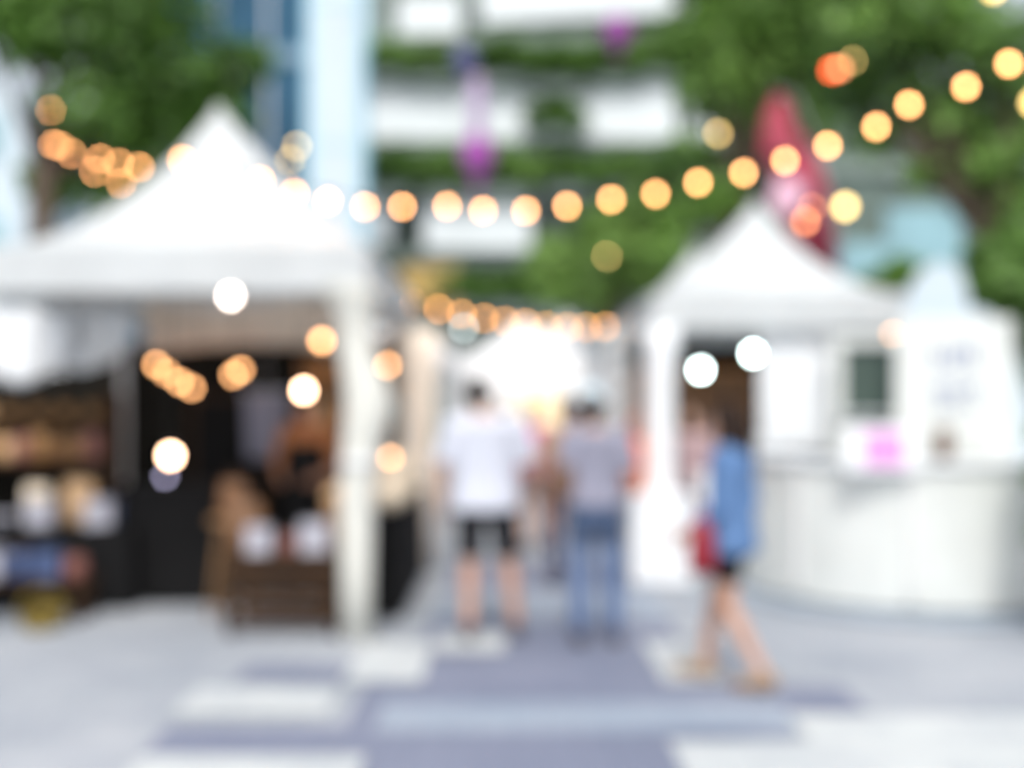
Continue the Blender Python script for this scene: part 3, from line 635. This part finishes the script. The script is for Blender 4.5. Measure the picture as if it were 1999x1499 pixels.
    for s in (-1, 1):
        q.cap(sh[s] + (nb - sh[s]) * .5, sh[s], .058 * k, .066 * k)
        full = [sh[s], el[s]] if sleeve <= 1 else [sh[s], el[s], el[s] + (wr[s] - el[s]) * (sleeve - 1)]
        if sleeve <= 1: q.tube([sh[s], sh[s] + (el[s] - sh[s]) * sleeve], [.066 * k, .066 * k], 14)
        else:
            q.cap(sh[s], el[s], .064 * k, .054 * k); q.tube([el[s], full[2]], [.054 * k, .044 * k], 14)
    put('shirt', remesh(q, .011, 4, 'shirt'), top)
    # trousers / shorts
    q = MB(); q.loft([ring(.765, .11, .09, -.005, .012), ring(.80, .150, .112, -.008, .014), ring(.84, .168, .120, -.01, .014), ring(.88, .168, .12, -.01, .012), ring(.94, .166, .115, -.01, .010), ring(.985, .155, .106, -.004, .006)])
    low = MB()
    for s in (-1, 1):
        if leg <= 1:
            q.tube([hp[s] + Vector((0, 0, .02)) * k, hp[s] + (kn[s] - hp[s]) * leg], [.10 * k, (.098 - .02 * leg) * k], 14)
        else:
            tgt = low if bottom_low else q
            if bottom_low:
                md = hp[s] + (kn[s] - hp[s]) * .50; q.cap(hp[s], md, .098 * k, .088 * k); tgt.cap(md, kn[s], .087 * k, .068 * k)
            else: q.cap(hp[s], kn[s], .098 * k, .068 * k)
            tgt.tube([kn[s], kn[s] + (an[s] - kn[s]) * .4, kn[s] + (an[s] - kn[s]) * (leg - 1)], [.068 * k, .066 * k, .056 * k], 14)
    put('trousers' if leg > 1 else 'shorts', remesh(q, .011, 3, 'trousers'), bottom)
    if bottom_low:
        o = put('faded_trouser_legs', remesh(low, .011, 3, 'trouser_legs'), bottom_low)
    for s in (-1, 1):
        q = MB(); q.cap(an[s] + Vector((0, -.035, -.03)) * k, toe[s] + Vector((0, .01, 0)) * k, .043 * k, .036 * k)
        q.cap(an[s] + Vector((0, -.02, -.03)) * k, an[s] + Vector((0, -.01, .0)) * k, .043 * k, .042 * k)
        put('shoe', remesh(q, .010, 2, 'shoe'), shoe)
        e = MB().ell(hc + Vector((s * .030, .078, .006)) * k, (.012 * k, .007 * k, .007 * k), 10, 6); put('eye', e.mesh('eye', smooth=True), 'eye')
    # hair
    q = MB(); q.ell(hc + Vector((0, -.024, .034)) * k, (.084 * k, .098 * k, .096 * k), 18, 12); q.ell(hc + Vector((0, -.05, -.03)) * k, (.070 * k, .062 * k, .075 * k))
    if hair[1] == 'long':
        o_ = hc
        q.tube([o_ + Vector((0, -.06, .02)) * k, o_ + Vector((0, -.085, -.12)) * k, o_ + Vector((0, -.10, -.26)) * k, o_ + Vector((0, -.10, -.36)) * k], [.098 * k, .108 * k, .10 * k, .04 * k], 16)
        for s in (-1, 1): q.tube([o_ + Vector((s * .07, .0, .03)) * k, o_ + Vector((s * .085, -.01, -.08)) * k, o_ + Vector((s * .08, -.03, -.2)) * k], [.028 * k, .032 * k, .02 * k], 10)
    if hair[1] == 'bun':
        q.ell(hc + Vector((0, -.10, .07)) * k, (.045 * k, .042 * k, .042 * k)); q.ell(hc + Vector((0, -.06, -.08)) * k, (.055 * k, .04 * k, .05 * k))
    put('hair', remesh(q, .010, 3, 'hair'), hair[0])
    if cap:
        q = MB(); q.lathe((0, 0, 0), [(.094, 0), (.093, .03), (.080, .07), (.045, .095), (.01, .10)], 20); q.v = [Vector((p.x * k, p.y * 1.14 * k, p.z * k)) + hc + Vector((0, -.02, .055)) * k for p in q.v]
        q.box(hc + Vector((0, .12, .062)) * k, (.13 * k, .10 * k, .008 * k)); put('cap', q.mesh('cap', smooth=False), cap)
    if apron:
        q = MB(); n = 10
        q.sheet(lambda u, v: Vector(((-.20 + .40 * u) * k * (1 - .35 * max(0, v - .6)), (.165 - .10 * (2 * u - 1) ** 2) * k, (.55 + .75 * v) * k)), n, 10)
        o = put('apron', q.mesh('apron', smooth=True), apron); z_ = o.modifiers.new('thickness', 'SOLIDIFY'); z_.thickness = .006
    return t
PI = math.pi
dM = 6.76
man = person('man in white t-shirt and black shorts seen from behind', ((948 - CX) / F * dM, dM, 0), R(3), 1.80, 'skin', ('hair', 'short'), 'tee', .85, .84, 'blackcotton', .86, 'shoe', wide=1.17,
    J={'an-1': (-.11, -.03, .085), 'an1': (.20, .02, .085), 'kn1': (.15, .03, .48), 'kn-1': (-.10, .03, .48), 'head': (-.05, .06, 1.575), 'el1': (.29, -.01, 1.10), 'wr1': (.27, .12, .90), 'el-1': (-.28, -.03, 1.10), 'wr-1': (-.28, .05, .87)})
dJ = 6.62
jean = person('woman in faded jeans and grey-lavender top with dark hair seen from behind', ((1163 - CX) / F * dJ, dJ, 0), R(-4), 1.70, 'skin', ('hairbrown', 'bun'), 'lav', .8, .93, 'jeanstop', 1.96, 'shoe', bottom_low='jeans', cap='capblue',
    J={'head': (-.03, .03, 1.58), 'el1': (.24, -.05, 1.10), 'wr1': (.20, .14, 1.0), 'an-1': (-.10, -.02, .085), 'an1': (.13, .02, .085)})
dD = 5.68
den = person('woman in blue denim shirt and dark shorts walking past the white counter', ((1428 - CX) / F * dD, dD, 0), R(62), 1.62, 'skin', ('hairbrown', 'long'), 'denim', 1.85, .80, 'blackcotton', .62, 'shoetan', wide=1.1,
    J={'kn1': (.09, .12, .49), 'an1': (.08, .19, .085), 'kn-1': (-.09, .0, .48), 'an-1': (-.08, -.22, .10), 'toe-1': (-.085, -.07, .03), 'el1': (.21, -.06, 1.09), 'wr1': (.20, .15, .96), 'el-1': (-.22, .0, 1.09), 'wr-1': (-.21, .20, .93), 'head': (0, .05, 1.57), 'curl-1': 1.1})
dP = 10.9
pink = person('woman in pink top with bare legs farther down the aisle', ((1042 - CX) / F * dP, dP, 0), R(5), 1.62, 'skin', ('hair', 'short'), 'pinkcot', .5, .88, 'lav', .4, 'shoe', J={'an1': (.13, .04, .085)})
dT = 8.7
tan = person('man in tan shirt and navy trousers half hidden by the jeans woman', ((1108 - CX) / F * dT, dT, 0), R(-10), 1.66, 'skin_dark', ('hair', 'short'), 'tanshirt', .8, .86, 'navy', 1.95, 'shoe')
vend = person('vendor in rust shirt and black apron behind the slatted table', ((600 - CX) / F * 8.3, 8.3, 0), R(175), 1.68, 'skin_dark', ('hair', 'short'), 'rustshirt', .9, .86, 'navy', 1.95, 'shoe', apron='black', J={'wr1': (.16, .24, 1.02), 'wr-1': (-.16, .24, 1.02), 'el1': (.25, .0, 1.08), 'el-1': (-.25, .0, 1.08)})
sell = person('seller in pale pink shirt standing inside the right-hand tent', ((1350 - CX) / F * 9.6, 9.6, 0), R(160), 1.58, 'skin', ('hair', 'long'), 'palepink', .8, .86, 'navy', 1.95, 'shoe')
p2 = person('person in lavender top among the far crowd left of the warm lit box', ((985 - CX) / F * 15.5, 15.5, 0), R(0), 1.64, 'skin', ('hair', 'short'), 'lav', .7, .86, 'tanshirt', 1.95, 'shoe')
p3 = person('person in white top among the far crowd near the right row', ((1128 - CX) / F * 16.5, 16.5, 0), R(170), 1.66, 'skin', ('hairbrown', 'long'), 'tee', .7, .86, 'navy', 1.95, 'shoe')
# bags they carry
def bag(name, label, c, sz, m, rz=0, strap=None):
    t = thing(name, label, 'bag', c, rz); a, b, h_ = sz
    def rg(z, f, g_): return [Vector((max(-1, min(1, 1.25 * math.cos(q))) * a / 2 * f, max(-1, min(1, 1.25 * math.sin(q))) * b / 2 * g_, z)) for q in (2 * PI * k / 16 for k in range(16))]
    MB().loft([rg(0, .9, .9), rg(h_ * .15, 1, 1), rg(h_ * .7, 1, .85), rg(h_, .95, .35)]).build('body', m, t, local=True, smooth=True)
    pts = strap or [(-a * .25, 0, h_ * .98), (-a * .2, 0, h_ * 1.35), (a * .2, 0, h_ * 1.35), (a * .25, 0, h_ * .98)]
    MB().tube(pts, .010, 8).build('strap', m, t, local=True)
    return t
hd = P(1362, 985, dD)   # hand of the denim woman
bag('shopping_bag', 'red shopping bag hanging in front of the denim woman', (hd.x, dD - .12, hd.z - .36), (.17, .16, .30), 'redbag', R(80))
ob = P(1241, 950, 8.9)
bag('tote_bag', 'orange tote bag hanging on the left post of the right-hand tent', (1.085, 8.98, ob.z - .05), (.24, .13, .48), 'orangebag', 0, [(-.04, 0, .40), (-.02, .02, .62), (.10, .10, .72), (.03, .02, .62), (.04, 0, .40)])
bag('shoulder_bag', 'brown shoulder bag at the left hip of the jeans woman', ((1103 - CX) / F * 6.6, 6.6, .98), (.17, .14, .28), 'brownbag', R(10), [(-.05, 0, .26), (.02, .02, .42), (.12, .04, .50), (.09, .0, .42), (.05, 0, .26)])
bag('shoulder_bag', 'orange shoulder bag beside the man in the white t-shirt', ((1008 - CX) / F * 9.5, 9.5, .98), (.26, .14, .26), 'orangebag', 0, [(-.08, 0, .25), (0, .02, .45), (.14, .6, .5), (.02, .04, .45), (.08, 0, .25)])
t = thing('light_box', 'cream glowing light box far down the aisle', 'light box', (P(1052, 800, 17.2).x, 17.2, 0))
MB().box((0, 0, 1.5), (.62, .16, .62)).build('lit_panel', 'screen', t, local=True, bevel=.02)
MB().tube([(0, .0, 0), (0, 0, 1.19)], .03, 8).lathe((0, 0, 0), [(.22, 0), (.22, .03), (.05, .05)], 16).build('stand', 'greymetal', t, local=True)

# ------------------------------------------------------------------ trees
import numpy as np
def leaves(clumps, n, size, rs):
    rng = np.random.default_rng(rs); cs = np.array([c[:3] for c in clumps]); rr = np.array([c[3] for c in clumps])
    pr = rr ** 2; pr = pr / pr.sum(); idx = rng.choice(len(clumps), n, p=pr)
    d = rng.normal(size=(n, 3)); d /= np.linalg.norm(d, axis=1)[:, None]
    pos = cs[idx] + d * (rr[idx] * rng.random(n) ** .45)[:, None] * np.array([1, 1, .8])
    nn = d * .75 + np.array([0, -.15, .75]) + rng.normal(size=(n, 3)) * .55; nn /= np.linalg.norm(nn, axis=1)[:, None]
    a = np.cross(nn, rng.normal(size=(n, 3))); a /= np.linalg.norm(a, axis=1)[:, None]
    b = np.cross(nn, a); b /= np.linalg.norm(b, axis=1)[:, None]
    s_ = size * (.6 + .8 * rng.random(n))[:, None]
    V = np.empty((n, 4, 3)); V[:, 0] = pos - a * s_; V[:, 1] = pos + b * s_ * .45; V[:, 2] = pos + a * s_; V[:, 3] = pos - b * s_ * .45
    q = MB(); q.v = [Vector(p) for p in V.reshape(-1, 3)]; q.f = [(4 * i, 4 * i + 1, 4 * i + 2, 4 * i + 3) for i in range(n)]
    return q
def tree(name, label, base, clumps, n, size, m, fork, tr=.16, rs=1, group='leafy trees around the market'):
    t = thing(name, label, 'tree', base, 0, group); B = Vector(base); f = Vector(fork); q = MB(); rnd = random.Random(rs)
    mid = (B + f) / 2 + Vector((rnd.uniform(-.1, .1), rnd.uniform(-.1, .1), 0))
    q.tube([B - Vector((0, 0, .05)), B + (f - B) * .08, mid, f], [tr * 1.5, tr * 1.1, tr * .9, tr * .75], 12)
    for c in clumps:
        e = Vector(c[:3]); mm = f + (e - f) * .5 + Vector((rnd.uniform(-.2, .2), rnd.uniform(-.2, .2), .15))
        q.tube([f - Vector((0, 0, .1)), mm, e], [tr * .45, tr * .28, tr * .1], 7)
    q.build('trunk', 'bark', t, smooth=True)
    leaves(clumps, n, size, rs).build('crown', m, t, fix=False)
    return t
def pc(px_, py_, d, rpx): p = P(px_, py_, d); return (p.x, p.y, p.z, rpx / F * d)
tree('shade_tree', 'dark green tree rising behind the large tent at left', (P(80, 0, 12.4).x, 12.4, 0),
     [pc(60, 20, 12.6, 120), pc(200, 60, 12.8, 150), pc(300, 160, 13.2, 140), pc(190, 220, 12.6, 110), pc(330, 260, 13.4, 110), pc(420, 230, 13.8, 90), pc(450, 130, 13.8, 80), pc(300, 20, 13.5, 130), pc(130, -120, 13, 170), pc(320, -160, 13.6, 160), pc(250, 330, 13, 80), pc(110, 350, 12.8, 70), pc(200, 380, 12.9, 60), pc(50, 80, 12.7, 80), pc(500, 110, 14, 40), pc(-90, -40, 12.6, 110)], 7500, .13, 'leafdark', (P(85, 0, 12.4).x, 12.4, 4.6), .17, 3)
tree('shade_tree', 'bright green tree above the far bulbs in the gap between the tents', (P(1190, 0, 20).x, 20, 0),
     [pc(1090, 500, 20, 60), pc(1150, 560, 20, 65), pc(1200, 500, 20, 75), pc(1250, 420, 20.5, 75), pc(1170, 440, 20.4, 50), pc(1260, 530, 20, 60), pc(1090, 570, 19.6, 40), pc(1300, 350, 20.5, 60), pc(1050, 520, 20, 35)], 5000, .16, 'leafpale', (P(1190, 600, 20).x, 20, 3.1), .13, 5)
tree('shade_tree', 'tall mid green tree behind the peak of the right-hand tent', (P(1440, 0, 18).x, 18, 0),
     [pc(1380, 60, 18, 90), pc(1470, 20, 18, 110), pc(1400, 180, 18.2, 90), pc(1340, 300, 18, 60), pc(1390, 380, 18, 70), pc(1330, 420, 18.4, 60), pc(1500, 130, 18.4, 100), pc(1600, 60, 18, 110), pc(1480, 260, 18.6, 90), pc(1560, 230, 18.6, 90), pc(1390, -80, 18, 110), pc(1580, -90, 18, 130), pc(1340, 120, 18.5, 50), pc(1300, 490, 18, 50)], 5600, .16, 'leafmid', (P(1440, 400, 18).x, 18, 4.6), .18, 7)
tree('shade_tree', 'large deep green tree at the top right behind the bulbs', (P(1930, 0, 13.5).x, 13.5, 0),
     [pc(1700, 60, 14, 110), pc(1820, 40, 14, 120), pc(1930, 90, 13.5, 110), pc(1760, 190, 14.2, 90), pc(1870, 230, 14, 100), pc(1700, 270, 14.4, 60), pc(1820, 330, 14, 60), pc(1960, 320, 13.6, 90), pc(2060, 180, 13.5, 130), pc(1850, -110, 14, 140), pc(1680, -90, 14, 110), pc(1980, 430, 13.4, 60), pc(2080, 380, 13.4, 90), pc(1650, 170, 14.4, 70), pc(1900, 400, 13.8, 40)], 6200, .13, 'leafmid', (P(1950, 0, 13.5).x, 13.5, 3.7), .26, 9)
tree('shade_tree', 'dark small tree low at the right edge behind the white header panel', (P(1965, 0, 11.5).x, 11.5, 0),
     [pc(1960, 560, 11.5, 70), pc(2030, 640, 11.5, 80), pc(1925, 500, 11.8, 45), pc(1990, 480, 11.8, 60), pc(1720, 560, 12.4, 40), pc(1760, 540, 12.2, 45), pc(1990, 720, 11.4, 60)], 3500, .12, 'leafdark', (P(1975, 640, 11.5).x, 11.5, 2.1), .13, 13)
SX = 3.88; t = thing('potted_shrub', 'pale green shrub in a brown pot at the right edge', 'plant', (SX, 6.85, 0))
MB().lathe((0, 0, 0), [(.17, 0), (.24, .40), (.26, .42), (.23, .42), (.22, .36)], 20).build('pot', 'wood', t, local=True, smooth=False)
q = leaves([(SX, 6.85, .75, .3), (SX + .03, 6.8, 1.1, .34), (SX + .04, 6.9, 1.45, .3), (SX + .1, 6.85, 1.75, .2)], 900, .09, 21); q.build('foliage', 'leafpale', t, fix=False)
MB().tube([(0, 0, .3), (.02, 0, .8), (.04, 0, 1.25)], [.03, .02, .01], 7).build('stem', 'bark', t, local=True)

# ------------------------------------------------------------------ buildings behind
t = thing('terraced_building', 'white terraced building with planted balconies behind the aisle', 'building', (2.0, 34, 0))
Y = 32.0
def X_(p, d=Y): return (p - CX) / F * d
def Z_(p, d=Y): return CH + (HY - p) / F * d
MB().box((4.7, 40, 12), (19, 12, 24)).build('wall', 'greyconc', t)
for py0, py1 in ((598, 520), (498, 490), (375, 285), (150, 70), (0, -60)):
    MB().box((4.7, 33.9, (Z_(py0) + Z_(py1)) / 2), (18.4, .12, abs(Z_(py1) - Z_(py0)) * .9)).build('window_band', 'darkglass', t)
for pya in (490, 270, 62): MB().box((4.7, 33.2, Z_(pya) - .15), (18.7, 2.2, .3)).build('floor_slab', 'greyconc', t)
def para(px0, px1, py0, py1, yy=32.0, slope=0):
    z0, z1 = Z_(py1), Z_(py0); x0, x1 = X_(px0), X_(px1)
    MB().prism([(x0, z0), (x1, z0 + slope), (x1, z1 + slope), (x0, z1)], yy, yy + .25).build('parapet', 'concrete', t)
para(722, 1062, 160, 272); para(1112, 1318, 158, 275, 31.9); para(775, 900, -10, 68); para(940, 1340, -60, 50, 31.8, .35); para(828, 1036, 382, 488, 31.9); para(640, 760, 388, 470, 32.1); para(1340, 1600, 175, 280)
for px0 in (735, 1075, 1330): MB().box((X_(px0), 33.0, 9), (.5, .5, 18)).build('column', 'greyconc', t)
MB().box((X_(840), 31.5, Z_(560)), (X_(890) - X_(780), .15, 1.2)).build('golden_sign_panel', 'gold', t)
shr = [(760, 112, 62, 'leafmid', 'green shrub at the left end of the upper balcony beside the pale tower'), (845, 118, 62, 'leafpale', 'yellow-green shrub on the upper balcony left of the violet lantern'), (770, 325, 80, 'leafdark', 'dark shrub on the balcony at left, close to the pale tower'), (865, 330, 80, 'leafmid', 'wide shrub on the balcony behind the magenta lantern'), (985, 330, 75, 'leafmid', 'green shrub on the balcony right of the magenta lantern'), (985, 112, 75, 'leafdark', 'dark shrub on the upper middle balcony'), (1090, 120, 80, 'leafdark', 'dark shrub on the upper balcony below the slanting parapet'), (1190, 115, 75, 'leafdark', 'dark shrub on the upper balcony under the lone magenta lantern'), (1290, 100, 75, 'leafmid', 'green shrub at the right end of the upper balcony'), (1110, 335, 60, 'leafdark', 'dark shrub on the middle balcony beneath the right white parapet'), (1235, 330, 70, 'leafmid', 'green shrub at the right end of the middle balcony'), (900, 560, 60, 'leafdark', 'dark shrub on the lowest balcony above the far tents'), (1000, 565, 60, 'leafdark', 'dark shrub on the lowest balcony beside the bright green tree'), (1085, 225, 55, 'leafdark', 'dark creeper clump between the two white parapets')]
for i, (a, b_, r_, m, l) in enumerate(shr):
    q_ = thing('balcony_shrub', l, 'shrub', P(a, b_ + r_ * .6, 31.6), 0, 'shrubs on the terraced building')
    leaves([pc(a - r_ * .6, b_, 31.7, r_ * .55), pc(a + r_ * .6, b_ + 5, 31.7, r_ * .55), pc(a, b_ - 8, 31.7, r_ * .6)], 900, .2, 40 + i).build('foliage', m, q_, fix=False)
    MB().box(P(a, b_ + r_ * .62, 31.75), (r_ * 1.6 / F * 31, .4, .35)).build('planter', 'greyconc', q_)
# pale tower
t = thing('pale_tower', 'tall pale tower with light cyan edges left of the terraced building', 'tower', (P(660, 0, 25).x, 25, 0))
xw = 84 / F * 25
MB().box((0, 0, 9), (xw, .9, 18)).build('shaft', 'palewall', t, local=True)
for sx in (-1, 1): MB().box((sx * (xw / 2 + .09), -.03, 9), (.18, .8, 18)).build('edge_panel', 'cyan', t, local=True)
for z in (4.5, 8, 11.5, 15): MB().box((0, -.46, z), (xw, .03, .06)).build('joint_strip', 'cyan', t, local=True)
# blue block
t = thing('glass_office', 'dark blue glass office block behind the left tree', 'building', (-10.6, 36, 0))
MB().box((0, 3, 9), (7.4, 6, 18)).build('wall', 'blueglass', t, local=True)
for z in (5.0, 9.3, 14.2): MB().box((0, -.05, z), (7.5, .1, .5)).build('spandrel', mat('pale_blue_spandrel', (.17, .27, .35), .7, .1, 1), t, local=True)
for k in range(5): MB().box((-3.6 + k * 1.8, -.08, 9), (.12, .14, 18)).build('mullion', 'greymetal', t, local=True)
# pale building at far left
t = thing('pale_building', 'pale lavender building glimpsed at the far left edge', 'building', (-14.5, 28, 0))
MB().box((0, 0, 5), (3.6, 4, 10)).build('wall', 'palewall', t, local=True)
for z in (3, 6, 8.6): MB().box((.4, -2.02, z), (1.6, .06, 1.1)).build('window', 'tealglass', t, local=True)
# teal glass on the right
t = thing('glass_pavilion', 'teal glass pavilion behind the right-hand trees', 'building', (13.5, 32, 0))
MB().box((0, 2, 6), (11, 4, 12)).build('wall', mat('dull_green_wall', (.10, .14, .12), .7, .25, 1), t, local=True)
for (dx, z, w_, h_) in ((-2.2, 5.7, 1.5, 2.2), (-.3, 7.0, 2.4, 1.9), (2.6, 7.6, 1.4, 1.4), (3.9, 5.2, 1.2, 2.0)):
    MB().box((dx, -.04, z), (w_, .1, h_)).build('window', 'tealglass', t, local=True)
MB().box((0, -.1, 9.2), (11.2, .3, .4)).build('cornice', 'greyconc', t, local=True)

# ------------------------------------------------------------------ hanging decorations, flag, lamps in the trees
def lantern(px_, py0, py1, rpx, d, m, label, topz, tail=None):
    p0, p1 = P(px_, py0, d), P(px_, py1, d); h_ = p0.z - p1.z; r = rpx / F * d
    t = thing('hanging_lantern', label, 'lantern', ((p0.x), d, p1.z), 0, 'paper lanterns hung over the aisle')
    MB().lathe((0, 0, 0), [(r * .25, 0), (r * .8, h_ * .22), (r, h_ * .5), (r * .8, h_ * .78), (r * .25, h_)], 16).build('shade', m, t, local=True, smooth=True)
    MB().tube([(0, 0, h_), (0, 0, topz - p1.z)], .012, 6).build('cord', 'wire', t, local=True)
    q = MB()
    for k in range(6): q.tube([(r * .2 * math.cos(k), r * .2 * math.sin(k), 0), (r * .25 * math.cos(k), r * .25 * math.sin(k), -h_ * .35)], .012, 5)
    q.build('tassel', m, t, local=True)
    if tail:
        q0 = P(px_, tail, d).z - p1.z
        MB().tube([(0, 0, h_ * 1.02), (0, 0, (h_ + q0) / 2), (0, 0, q0)], [r * .42, r * .48, r * .40], 12).build('streamer', 'lilac', t, local=True)
    return t
dl = 19.0; cz = P(0, -40, dl).z
lantern(932, 262, 345, 34, dl, 'magenta', 'magenta paper lantern below a lilac streamer, over the aisle', cz, 150)
lantern(906, 92, 140, 26, dl + .4, 'violet', 'blue-violet paper lantern at the top of the lilac streamer', cz)
lantern(1206, 30, 92, 30, dl + .2, 'magenta', 'magenta paper lantern hanging alone at the top of the picture', cz)
q = MB(); a, b_ = Vector((P(660, 0, 25).x, 24.4, cz + 1.2)), Vector(P(1470, -90, 18))
q.tube([a, Vector((P(906, 0, dl).x, dl + .2, cz + .02)), Vector((P(1060, 0, dl).x, dl + .15, cz - .02)), Vector((P(1206, 0, dl).x, dl + .2, cz + .02)), b_], .012, 6)
tag(q.build('overhead_cable', 'wire'), 'thin dark cable carrying the paper lanterns between tower and trees', 'cable')
t = thing('feather_flag', 'tall red feather flag with a pink patch behind the right-hand tent', 'flag', (P(1560, 0, 17.55).x, 17.55, 0))
d = 17.55; ox = P(1560, 0, d).x
def FX(p): return (p - CX) / F * d - ox
def FZ(p): return CH + (HY - p) / F * d
outl = [(1640, 560), (1590, 560), (1545, 470), (1506, 390), (1522, 350), (1484, 300), (1490, 235), (1515, 185), (1540, 195), (1552, 250), (1585, 290), (1612, 360), (1638, 450)]
ctr = (1560, 350)
v = [Vector((FX(a), .05 * math.sin(i * 1.7), FZ(b))) for i, (a, b) in enumerate(outl)] + [Vector((FX(1555), .06, FZ(350)))]
n = len(outl); q = MB(); q.add(v, [(i, (i + 1) % n, n) for i in range(n)])
q.build('fabric', 'red', t, local=True, smooth=True, solid=.006)
MB().prism([(FX(1500), FZ(400)), (FX(1510), FZ(350)), (FX(1550), FZ(345)), (FX(1572), FZ(375)), (FX(1552), FZ(415)), (FX(1520), FZ(420))], -.10, -.09).build('pink_patch', 'pinkpatch', t, local=True)
MB().tube([(FX(1640), 0, 0), (FX(1645), 0, FZ(560)), (FX(1618), 0, FZ(370)), (FX(1585), 0, FZ(270)), (FX(1550), 0, FZ(186)), (FX(1515), 0, FZ(175))], .025, 8).build('pole', 'greymetal', t, local=True)
GT = 'small lamps hanging in the right-hand trees'
def treelamp(px_, py_, d, r, m, label):
    t = thing('tree_lamp', label, 'lamp', P(px_, py_, d), 0, GT); bulb_part(t, (0, 0, 0), r, m)
    MB().tube([(0, 0, r * 2.2), (.02, 0, .5), (0, .05, 1.0)], .004, 5).build('cord', 'wire', t, local=True)
treelamp(1402, 260, 13.0, .036, 'bulbdim', 'dull yellow lamp hanging left of the red flag')
treelamp(1650, 403, 12.5, .062, 'bulbdim', 'bright pale yellow lamp hanging right of the red flag')
treelamp(1640, 133, 13, .040, 'bulborange', 'orange lamp overlapping the red lamp high above the flag')
treelamp(1624, 137, 12.8, .045, 'bulbred', 'red lamp high above the flag tip')
treelamp(1572, 432, 12.6, .045, 'bulborange', 'orange lamp in front of the lower flag')
treelamp(1585, 405, 13.2, .030, 'bulborange', 'dim orange lamp just above the lower orange lamp')
treelamp(1612, 541, 12.2, .036, 'bulborange', 'orange lamp at the slope of the right-hand tent roof')
treelamp(1185, 500, 18.2, .036, 'bulbdim', 'faint olive lamp in the bright green tree')
treelamp(1940, -22, 10.5, .05, 'bulbdim', 'yellow lamp cut by the top edge at right')
treelamp(2018, 200, 10.5, .05, 'bulbdim', 'yellow lamp cut by the right edge')
treelamp(580, 285, 13, .032, 'bulbdim', 'dull yellow lamp left of the pale tower')
treelamp(566, 312, 13.2, .030, 'bulbdim', 'dull yellow lamp just below its twin beside the pale tower')
treelamp(1665, 118, 13.6, .026, 'bulbdim', 'faint yellow lamp right of the red lamp')
